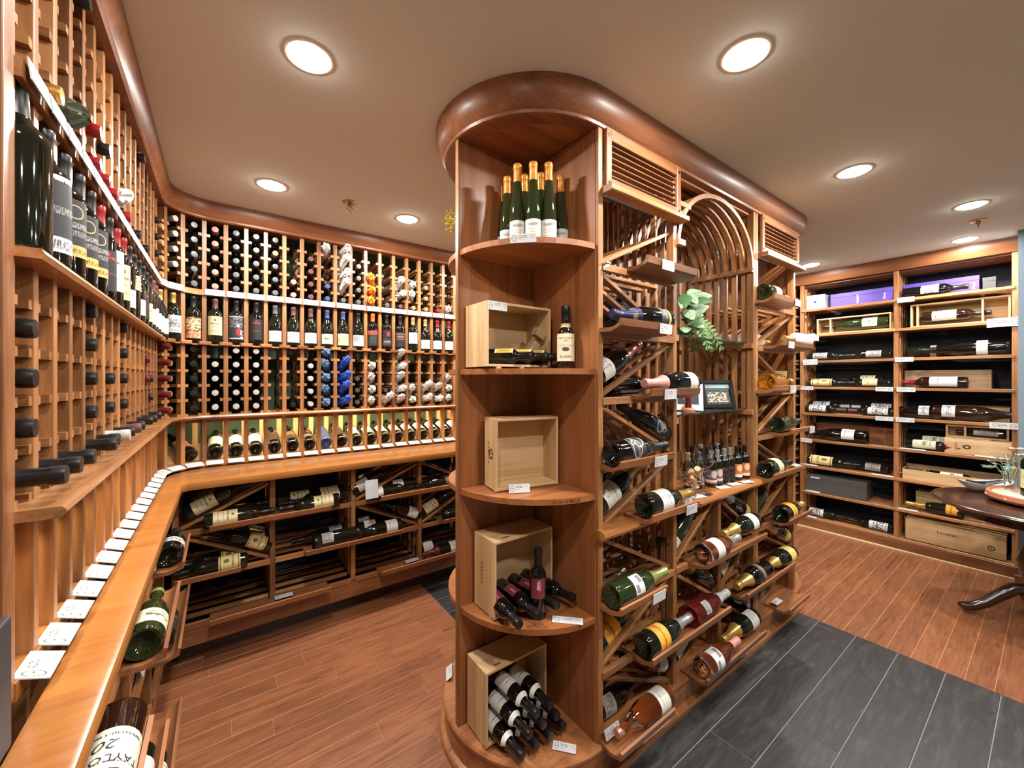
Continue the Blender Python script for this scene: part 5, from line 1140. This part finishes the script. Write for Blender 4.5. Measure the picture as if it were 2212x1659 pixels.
rb(1.415, 3, -1, 'bordeaux', 'bottle with yellow double label, fourth shelf left', lab='label_yellow', labk=dict(lab=(.02, .18), half=1.3)); rb(.84, 3, 1, 'bordeaux', 'bottle with cream label in front, fourth shelf', lab='label_cream', labk=dict(lab=(.08, .18), half=1.1)); rb(.90, 3, 1, 'bordeaux', 'bottle with cream label behind and higher, fourth shelf', lab='label_cream', labk=dict(lab=(.05, .15), half=1.1), dx=.155, dz=.03)
lidbox('old grey wooden box behind the red-necked bottle, fourth shelf', .765, .30, 3, .135, .14, 'greypine', dx=.14); rb(.41, 3, 1, 'magnum', 'bottle with red neck and white label before the grey box', glass='glass_brown', foil='foil_red', lab='label_white', labk=dict(lab=(.05, .20), half=1.2), dx=.075)
for y, nk, dx, dz, ds in [(1.435, -1, .06, 0, 'front left'), (1.43, -1, .145, .03, 'rear left'), (.82, 1, .06, 0, 'front right'), (.815, 1, .145, .03, 'rear right')]:
    rb(y, 4, nk, 'bordeaux', 'bottle with black and white picture label, fifth shelf, ' + ds, lab='label_photo', labk=dict(lab=(.03, .16), half=1.1), dx=dx, dz=dz, foil='foil_white' if dz else 'foil_dusk')
rb(.56, 4, 1, 'bigburg', 'dark bottle with small silver label, fifth shelf right bay', glass='glass_black', lab='label_silver', labk=dict(lab=(.05, .11), half=.9), foil='foil_black'); rb(.59, 4, -1, 'longburg', 'long dark bottle with neck to the right, fifth shelf', glass='glass_brown', lab='label_silver', labk=dict(lab=(.05, .12), half=1.0), dx=.065)
lidbox('pale wooden box behind the long bottle, fifth shelf', .49, .215, 4, .105, .12, 'greypine', dx=.17)
gbox('cardboard_box', 'brown cardboard box behind the white label bottle, sixth shelf', 1.40, 1.01, 5, .145, .12, 'brown_card', dx=.20); gbox('cardboard_box', 'small red-brown box at the bay end, sixth shelf', 1.0, .83, 5, .145, .12, 'brown_card', dx=.17)
rb(.99, 5, 1, 'longburg', 'long dark bottle with square white label, sixth shelf left bay', glass='glass_black', lab='label_white', labk=dict(lab=(.08, .17), half=1.0), dx=.07)
rb(.745, 5, -1, 'bordeaux', 'bottle with cream shield label, sixth shelf right bay, front', lab='label_castle', labk=dict(lab=(.04, .17), half=1.2), foil='foil_red', foilk=dict(z0=.22)); rb(.70, 5, -1, 'bordeaux', 'bottle with cream shield label, sixth shelf right bay, behind', lab='label_castle', labk=dict(lab=(.04, .17), half=1.2), dx=.155, dz=.03)
t = lidbox('pale wooden box with a branded crest, sixth shelf right', .53, .20, 5, .110, .14, 'pine', dx=.06); on(t, 'CHATEAU', .014, 'brand_brown', .105, .055, rot=PI / 2)
mb = MB().lathe([(.010, 0), (.022, .0)], 16, Matrix.Translation((-.001, .05, .055)) @ Matrix.Rotation(PI / 2, 4, 'Y') @ Matrix.Scale(.75, 4, (1, 0, 0))); part('crest', mb, 'brand_brown', t, world=False)
wbox('open box with a bottle on top of the crested box', .525, .215, 5, .095, .10, 'pine', dx=.075, dz=.121, div=(.055,)); rb(.235, 5, 1, 'half', 'bottle with pale label lying in the box on top', lab='label_grey', labk=dict(lab=(.03, .15), half=1.0), dx=.12, dz=.130)
rb(1.42, 6, -1, 'magnum', 'bottle with broad yellow label, seventh shelf left', lab='label_yellow', labk=dict(lab=(.02, .19), half=1.3)); rb(.86, 6, 1, 'bordeaux', 'dark bottle with grey label, seventh shelf left bay', lab='label_grey', labk=dict(lab=(.05, .15), half=1.1), dx=.12)
t = thing('wooden_crate', 'long open wooden tray box with rope handle, seventh shelf', 'crate', (RX + .02, .50, RZ[6]), group='wooden boxes on the far right shelves')
for n_, c, s, ax in [('front_board', (.005, 0, .04), (.010, .52, .08), 1), ('back_board', (.155, 0, .055), (.010, .52, .11), 1), ('bottom_board', (.08, 0, .005), (.14, .52, .010), 1), ('side_board', (.08, .255, .045), (.14, .010, .09), 0), ('side_board', (.08, -.255, .045), (.14, .010, .09), 0), ('partition', (.08, .14, .045), (.14, .010, .075), 0)]: board(n_, c, s, t, 'greypine' if n_ != 'front_board' else 'pine', world=False, axis=ax)
part('rope_handle', MB().tube([(.02 + .06 * i / 8, .262 + .03 * math.sin(PI * i / 8), .045 - .012 * math.sin(PI * i / 8)) for i in range(9)], .003, 6), 'cork', t, world=False)
rb(.615, 6, -1, 'bordeaux', 'bottle with cream label lying in the rope-handled box', lab='label_castle', labk=dict(lab=(.06, .18), half=1.2), dx=.09, dz=.012, foil='foil_white')
t = gbox('presentation_case', 'dark grey presentation case, eighth shelf left bay', 1.425, .985, 7, .155, .20, 'grey_card', dx=.02); board('case_tag', (-.002, .15, .135), (.003, .07, .012), t, 'acrylic', world=False)
gbox('cardboard_box', 'grey wooden box behind the table, eighth shelf right bay', .70, .55, 7, .14, .14, 'tan_card', dx=.14); rb(.43, 7, 1, 'champagne', 'dark champagne bottle with gold neck and yellow label, eighth shelf', foil='foil_gold', lab='label_orange', labk=dict(lab=(.03, .09), half=1.0), dx=.06, foilk=dict(z0=.2))
rb(1.43, 8, -1, 'bordeaux', 'bottle with pink and white label, lowest shelf left', lab='label_photo', labk=dict(lab=(.02, .13), half=1.3), foil='foil_black'); rb(.825, 8, 1, 'bordeaux', 'bottle with grey picture label, lowest shelf right of its pair', lab='label_photo', labk=dict(lab=(.03, .15), half=1.3))
t = lidbox('long pale wooden case with worn lettering, lowest shelf', .745, .225, 8, .165, .26, 'pine', dx=.035); on(t, 'Loupiac', .034, 'brand_brown', .03, .105); on(t, 'O', .05, 'brand_brown', -.19, .07); on(t, 'I', .035, 'brand_brown', -.19, .07)
# price tags on the shelf edges
for k, (y, r, w_, h_, ds) in enumerate([(.735, 0, .10, .04, 'top shelf middle'), (1.40, 1, .11, .046, 'second shelf, left end'), (.235, 1, .155, .062, 'second shelf, right end'), (1.385, 2, .115, .050, 'third shelf, left end'), (.745, 2, .11, .036, 'third shelf, middle'), (1.42, 3, .12, .034, 'fourth shelf, left end'), (.865, 3, .11, .036, 'fourth shelf, left of the middle post'), (.735, 3, .11, .036, 'fourth shelf, right of the middle post'),
        (.865, 4, .11, .036, 'fifth shelf, left of the middle post'), (.740, 4, .11, .036, 'fifth shelf, right of the middle post'), (.235, 4, .13, .044, 'fifth shelf, right end'), (1.415, 5, .09, .036, 'sixth shelf, left end')]):
    price_tag((RX - .012, y, RZ[r] - .012), (-1, 0), 'white price tag on the far right shelf edge, ' + ds, w=w_, h=h_, mat='tag_rev', group='price tags on the far right shelf')
for y, r, w_, ds in [(.70, 5, .15, 'sixth shelf, middle'), (.29, 5, .16, 'sixth shelf, right'), (1.40, 6, .13, 'seventh shelf, left'), (.88, 6, .14, 'seventh shelf, middle'), (1.37, 7, .11, 'eighth shelf, left'), (.725, 7, .11, 'eighth shelf, middle'), (1.39, 8, .10, 'lowest shelf, left')]:
    price_tag((RX + .006, y, RZ[r] + .004), (-1, 0), 'white price strip lying flat on the ' + ds, w=w_, h=.03, tilt=1.45, group='price tags on the far right shelf')

# ------------------------------------------------------------------ table at the right edge and what stands on it
TX, TY, TZ, TR = 3.80, .078, .675, .424
t = thing('pedestal_table', 'round dark polished pedestal table at the right edge', 'table', (TX, TY, 0))
part('table_top', MB().lathe([(0, TZ - .03), (TR - .10, TZ - .034), (TR - .03, TZ - .030), (TR - .012, TZ - .024), (TR, TZ - .012), (TR - .006, TZ - .003), (TR - .02, TZ), (0, TZ)], 64), 'walnut_x', t, world=False, smooth=True, angle=.9)
part('apron', MB().lathe([(TR - .11, TZ - .034), (TR - .11, TZ - .085), (TR - .125, TZ - .09), (TR - .135, TZ - .034)], 48), 'walnut_x', t, world=False, smooth=True)
part('column', MB().lathe([(0, .12), (.06, .12), (.075, .16), (.05, .21), (.06, .28), (.08, .35), (.055, .42), (.04, .48), (.055, .54), (.11, .61), (.12, .63), (0, .63)], 28), 'walnut_z', t, world=False, smooth=True)
for k in range(3):
    a = math.radians(123 + 120 * k); c, s = math.cos(a), math.sin(a)
    prof = [(.03, .19), (.10, .18), (.16, .13), (.22, .075), (.27, .045), (.315, .036), (.335, .048)]
    mb = MB().tube([(c * r_, s * r_, z_) for r_, z_ in prof], [.034, .034, .031, .028, .027, .026, .014], 12); part('foot', mb, 'walnut_x', t, world=False, smooth=True)
part('leg_pad', MB().lathe([(0, .12), (.07, .12), (.07, .0), (.08, 0)], 8), 'walnut_x', t, world=False) if False else None
bx = at_z(2125, 1042, TZ); bx = Vector((3.50, .30, TZ))
t = thing('boat_bowl', 'white boat-shaped bowl holding a dark corkscrew on the table', 'bowl', (4.045, .285, TZ), -.628)
mb = MB(); n = 28; vs, fs = [], []
for i in range(n):
    a = 2 * PI * i / n
    for r_, z_ in ((.25, .002), (.6, .012), (.88, .034), (1.0, .055), (.96, .055), (.8, .032), (.45, .014)): vs.append((.175 * r_ * math.cos(a), .072 * r_ * math.sin(a), z_ + (.018 * abs(math.cos(a)) ** 3 if r_ > .7 else 0)))
for i in range(n):
    for k in range(6): fs.append((i * 7 + k, ((i + 1) % n) * 7 + k, ((i + 1) % n) * 7 + k + 1, i * 7 + k + 1))
fs += [tuple(i * 7 for i in range(n)), tuple(i * 7 + 6 for i in reversed(range(n)))]
mb.add(vs, fs); part('bowl', mb, 'white_ceramic', t, world=False, smooth=True)
t = thing('corkscrew', 'dark lever corkscrew lying in the white bowl', 'corkscrew', (4.045, .285, TZ + .034), -.628)
part('handle', MB().tube([(-.12, .004, .030), (-.05, .008, .016), (.02, .004, .016), (.10, 0, .028)], [.010, .012, .014, .012], 10), 'black_card', t, world=False, smooth=True); part('lever', MB().tube([(-.02, -.014, .018), (.06, -.012, .028), (.12, -.006, .036)], .006, 8), 'steel', t, world=False, smooth=True)
t = thing('lazy_susan', 'round wooden turntable with marbled top at the table edge', 'turntable', (3.845, .060, TZ))
part('tray', MB().lathe([(0, .012), (.185, .012), (.208, .016), (.218, .030), (.212, .054), (.200, .056), (.190, .046), (0, .046)], 56), 'terracotta', t, world=False, smooth=True, angle=.6)
me = MB().lathe([(0, .0475), (.190, .0475)], 56).mesh('marble_disc', 'marble_print'); ul = me.uv_layers.new(name='UVMap')
for l in me.loops:
    c_ = me.vertices[l.vertex_index].co; ul.data[l.index].uv = (c_.x * 2.4 + .5, c_.y * 2.4 + .5)
link('marble_disc', me, t); part('foot_ring', MB().lathe([(.08, 0), (.12, 0), (.12, .013), (.08, .013)], 32), 'walnut_x', t, world=False)
for k in range(10):
    a = 2 * PI * k / 10; part('stud', MB().lathe([(0, -.007), (.005, -.005), (.007, 0), (.005, .005), (0, .007)], 8, Matrix.Translation((.216 * math.cos(a), .216 * math.sin(a), .034))), 'cork', t, world=False)
bottle('bordeaux', frame((3.830, .103, TZ + .049), (0, 0, 1), (-1, 0, 0)), 'dark bottle with cream label standing on the turntable', lab='label_cream', labk=dict(half=1.2), group=None)
t = thing('flower_vase', 'glass vase with dusty grey-green foliage on the table', 'vase', (3.955, .182, TZ))
part('vase', MB().lathe([(0, 0), (.030, 0), (.033, .01), (.026, .07), (.030, .13), (.027, .13), (.023, .07), (.029, .012), (0, .008)], 22), 'clear_glass', t, world=False, smooth=True)
rr = random.Random(9)
for k in range(16):
    a = rr.uniform(0, 2 * PI); l = rr.uniform(.10, .20); tip = Vector((math.cos(a) * l * .75, math.sin(a) * l * .75, .14 + rr.uniform(.0, .14))); b0 = Vector((0, 0, .08)); mid_ = (b0 + tip) / 2 + Vector((0, 0, .05))
    mb = MB().tube([b0, mid_, tip], .0014, 5); d_ = (tip - mid_).normalized()
    for q in range(12):
        f = q / 11; c_ = mid_.lerp(tip, f); sd = Vector((rr.uniform(-1, 1), rr.uniform(-1, 1), rr.uniform(-.6, .6))).normalized(); e = c_ + sd * .030 * (1.1 - f * .6) + d_ * .012; wv = sd.cross(d_) * .005
        mb.add([c_, (c_ + e) / 2 + wv, e, (c_ + e) / 2 - wv], [(0, 1, 2, 3)])
    part('foliage_stem', mb, 'leaf_dusty', t, world=False)
for k in range(4):
    c_ = Vector((rr.uniform(-.03, .05), rr.uniform(-.06, .0), .27 + rr.uniform(-.02, .03))); part('flower', MB().lathe([(0, -.01), (.014, -.004), (.018, .006), (.008, .012), (0, .010)], 10, Matrix.Translation(c_)), 'foil_pink' if k % 2 else 'leaf_dusty', t, world=False, smooth=True)

# ------------------------------------------------------------------ niche of the island: glasses, small bottles, frames, plant
NZ = SR['E'] + .013
def wineglass(px, py, hgt, rad, label, cork=False, flute=False):
    p = at_z(px, py, NZ); t = thing('wine_glass', label, 'glass', (p.x, p.y, NZ), group='glasses in the island niche')
    b = hgt * (.42 if not flute else .36); k = [(0, .001), (rad * .85, .001), (rad * .88, .003), (.006, .006), (.0035, .02), (.0035, b), (.012, b + .006), (rad * .9, b + (hgt - b) * .32), (rad, b + (hgt - b) * .5), (rad * .8, hgt), (rad * .8 - .0012, hgt), (rad - .0012, b + (hgt - b) * .5), (rad * .9 - .0012, b + (hgt - b) * .33), (.011, b + .009), (0, b + .008)]
    part('bowl_and_stem', MB().lathe(k, 28), 'clear_glass', t, world=False, smooth=True, angle=1.2)
    if cork:
        for q in range(5):
            a = rr.uniform(0, 2 * PI); o = thing('cork', 'pale wine cork in the middle glass, %s from below' % ORD[q + 1], 'cork', M=Matrix.Translation((p.x + math.cos(a) * .012, p.y + math.sin(a) * .012, NZ + b + .026 + q * .0125)) @ Matrix.Rotation(rr.uniform(-1.2, 1.2), 4, 'X') @ Matrix.Rotation(rr.uniform(-1, 1), 4, 'Y'), group='corks in the middle glass')
            part('shank', MB().lathe([(0, -.020), (.0085, -.020), (.0095, -.016), (.0095, .010), (0, .010)], 12), 'cork', o, world=False, smooth=True); part('tip', MB().lathe([(0, .010), (.0115, .010), (.0125, .013), (.0125, .019), (0, .020)], 12), 'cork', o, world=False, smooth=True)
    return t
wineglass(1476, 1065, .19, .026, 'narrow tasting glass at the left of the niche', flute=True); wineglass(1497, 1072, .165, .030, 'second tasting glass in the niche')
wineglass(1500, 1090, .150, .034, 'wine glass filled with corks in the niche', cork=True); wineglass(1520, 1066, .225, .043, 'tall round wine glass right of the corks')
SB = [(1.928, 1.0, 'label_purple', 'foil_silver', 'purple label, front left'), (1.985, 1.0, 'label_purple', 'foil_silver', 'purple label, front right'), (2.044, .995, 'label_black', 'foil_silver', 'black label with silver top, left'), (2.102, .995, 'label_black', 'foil_silver', 'black label with silver top, right'), (2.168, .990, 'label_rust', 'foil_black', 'orange label, left'), (2.234, .982, 'label_rust', 'foil_black', 'orange label, right'),
      (1.850, 1.02, 'label_purple', 'foil_grey', 'purple label, behind the tall glass'), (1.790, 1.04, 'label_purple', 'foil_tan', 'purple label, far left'), (1.950, 1.062, 'label_purple', 'foil_black', 'purple label, second row left'), (2.012, 1.062, 'label_purple', 'foil_black', 'purple label, second row right'), (2.080, 1.060, 'label_black', 'foil_black', 'dark label, second row left'), (2.142, 1.060, 'label_black', 'foil_black', 'dark label, second row right'),
      (2.190, 1.10, 'label_rust', 'foil_white', 'orange label, rear left'), (2.244, 1.112, 'label_rust', 'foil_black', 'orange label, rear right'), (1.97, 1.125, 'label_purple', 'foil_black', 'purple label, rear row'), (2.06, 1.125, 'label_black', 'foil_white', 'dark label, rear row')]
for x, y, lab, fo, ds in SB:
    bottle('mini', frame((x, y, NZ), (0, 0, 1), (-x, -y, 0)), 'small bottle in the island niche, ' + ds, lab=lab, foil=fo, labk=dict(half=1.3, lab=(.018, .085)), group='small bottles in the island niche')
for px, py, ds in [(1508, 1073, 'left'), (1562, 1053, 'second'), (1587, 1046, 'third'), (1613, 1041, 'right')]:
    p = at_z(px, py, NZ + .002); price_tag((p.x, p.y, NZ + .003), (-.3, -1), 'white card lying on the niche counter, %s one' % ds, w=.07, h=.032, tilt=1.5, group='cards on the niche counter')
p = at_z(1480, 1060, NZ); price_tag((1.585, .925, NZ + .022), (-.35, -.95), 'white card in a stand before the tasting glasses', w=.05, h=.045, tilt=.3, group='cards on the niche counter')
def picture(label, p, rz, lean_, w_, h_, fr, ph):
    M = Matrix.Translation(p) @ Matrix.Rotation(rz, 4, 'Z') @ Matrix.Rotation(-lean_, 4, 'X'); t = thing('photo_frame', label, 'photo frame', M=M, group='photo frames on the glass shelf')
    b = .020
    for n_, c, s in [('frame_side', (-w_ / 2 + b / 2, 0, h_ / 2), (b, .018, h_)), ('frame_side', (w_ / 2 - b / 2, 0, h_ / 2), (b, .018, h_)), ('frame_rail', (0, 0, b / 2), (w_ - 2 * b, .018, b)), ('frame_rail', (0, 0, h_ - b / 2), (w_ - 2 * b, .018, b))]: board(n_, c, s, t, fr, world=False)
    me = MB().box(-w_ / 2 + b, w_ / 2 - b, .001, .006, b, h_ - b).mesh('photo', ph); ul = me.uv_layers.new(name='UVMap')
    for l in me.loops:
        c_ = me.vertices[l.vertex_index].co; ul.data[l.index].uv = ((c_.x + w_ / 2 - b) / (w_ - 2 * b), (c_.z - b) / (h_ - 2 * b))
    link('photo', me, t); board('easel_leg', (0, .045, h_ * .36), (.03, .004, h_ * .75), t, fr, rot=Matrix.Rotation(.55, 4, 'X'), world=False); return t
picture('black photo frame with a group picture on the lower glass shelf', (2.130, 1.060, 1.255), -.45, .22, .190, .150, 'frame_black', 'photo_group')
picture('white photo frame behind the pink-necked bottle', (1.825, 1.060, 1.255), -.95, .25, .135, .130, 'white_paint', 'photo_dark')
t = thing('potted_plant', 'trailing artificial fern and pale variegated leaves on the glass shelf', 'plant', (1.845, 1.090, 1.604))
part('pot', MB().lathe([(0, 0), (.026, 0), (.034, .055), (.036, .057), (.031, .057), (.024, .010), (0, .010)], 24), 'leaf_green', t, world=False, smooth=True)
def leaf(base, d_, up, L, W, mat, droop=.3):
    d_ = Vector(d_).normalized(); s_ = d_.cross(Vector(up)).normalized(); nrm = s_.cross(d_); n = 8; vs, fs, uvs = [], [], []
    for i in range(n + 1):
        f = i / n; c_ = Vector(base) + d_ * L * f - nrm * droop * L * f * f; w_ = W * math.sin(PI * min(1, f * .92 + .06)) ** .75 * (1 - .25 * f)
        for k, q in ((-1, -.15), (0, 0), (1, -.15)): vs.append(tuple(c_ + s_ * w_ * k - nrm * abs(k) * W * .18)); uvs.append((.5 + k * .5, f))
    for i in range(n):
        for k in range(2): fs.append((i * 3 + k, i * 3 + k + 1, (i + 1) * 3 + k + 1, (i + 1) * 3 + k))
    me = bpy.data.meshes.new('leaf'); me.from_pydata([tuple(v) for v in vs], [], fs); me.materials.append(MATS[mat]); ul = me.uv_layers.new(name='UVMap')
    for l in me.loops: ul.data[l.index].uv = uvs[l.vertex_index]
    for f in me.polygons: f.use_smooth = True
    link('leaf', me, t)
for k in range(22):
    a = rr.uniform(-2.6, .5); z_ = rr.uniform(.06, .24); leaf((math.cos(a) * .02, math.sin(a) * .02, z_), (math.cos(a), math.sin(a) * .6, rr.uniform(-.5, .6)), (-.75, -.5, .45), rr.uniform(.085, .125), rr.uniform(.026, .038), 'leaf_veined' if k % 4 else 'leaf_green', .35)
for k in range(9):
    a = -1.5 + k * .25 + rr.uniform(-.1, .1); L = rr.uniform(.17, .25); mb = MB(); pts = []
    for i in range(15):
        f = i / 14; pts.append(Vector((math.cos(a) * L * f, math.sin(a) * L * f * .62, .10 + .06 * f - .20 * f * f)))
    mb.tube(pts, .0014, 4)
    for i in range(1, 15):
        d_ = (pts[i] - pts[i - 1]).normalized(); s_ = d_.cross(Vector((-.7, -.45, .55))).normalized(); ll_ = .034 * math.sin(PI * (i / 15) ** .8) + .008
        for sg in (-1, 1):
            e = pts[i] + s_ * sg * ll_ + d_ * .010 - Vector((0, 0, .006)); m_ = (pts[i] + e) / 2
            mb.add([pts[i], m_ + d_ * .0075, e, m_ - d_ * .0075], [(0, 1, 2, 3)])
    part('fern_frond', mb, 'leaf_fern', t, world=False)
t = thing('trophy_stand', 'small red-brown turned stand beside the white photo frame', 'stand', (1.775, 1.03, 1.253))
part('base', MB().lathe([(0, 0), (.030, 0), (.030, .012), (.022, .02), (0, .02)], 24), 'terracotta', t, world=False, smooth=True); part('stem', MB().lathe([(0, .02), (.016, .02), (.012, .05), (.018, .09), (.014, .11), (0, .11)], 18), 'foil_maroon', t, world=False, smooth=True)
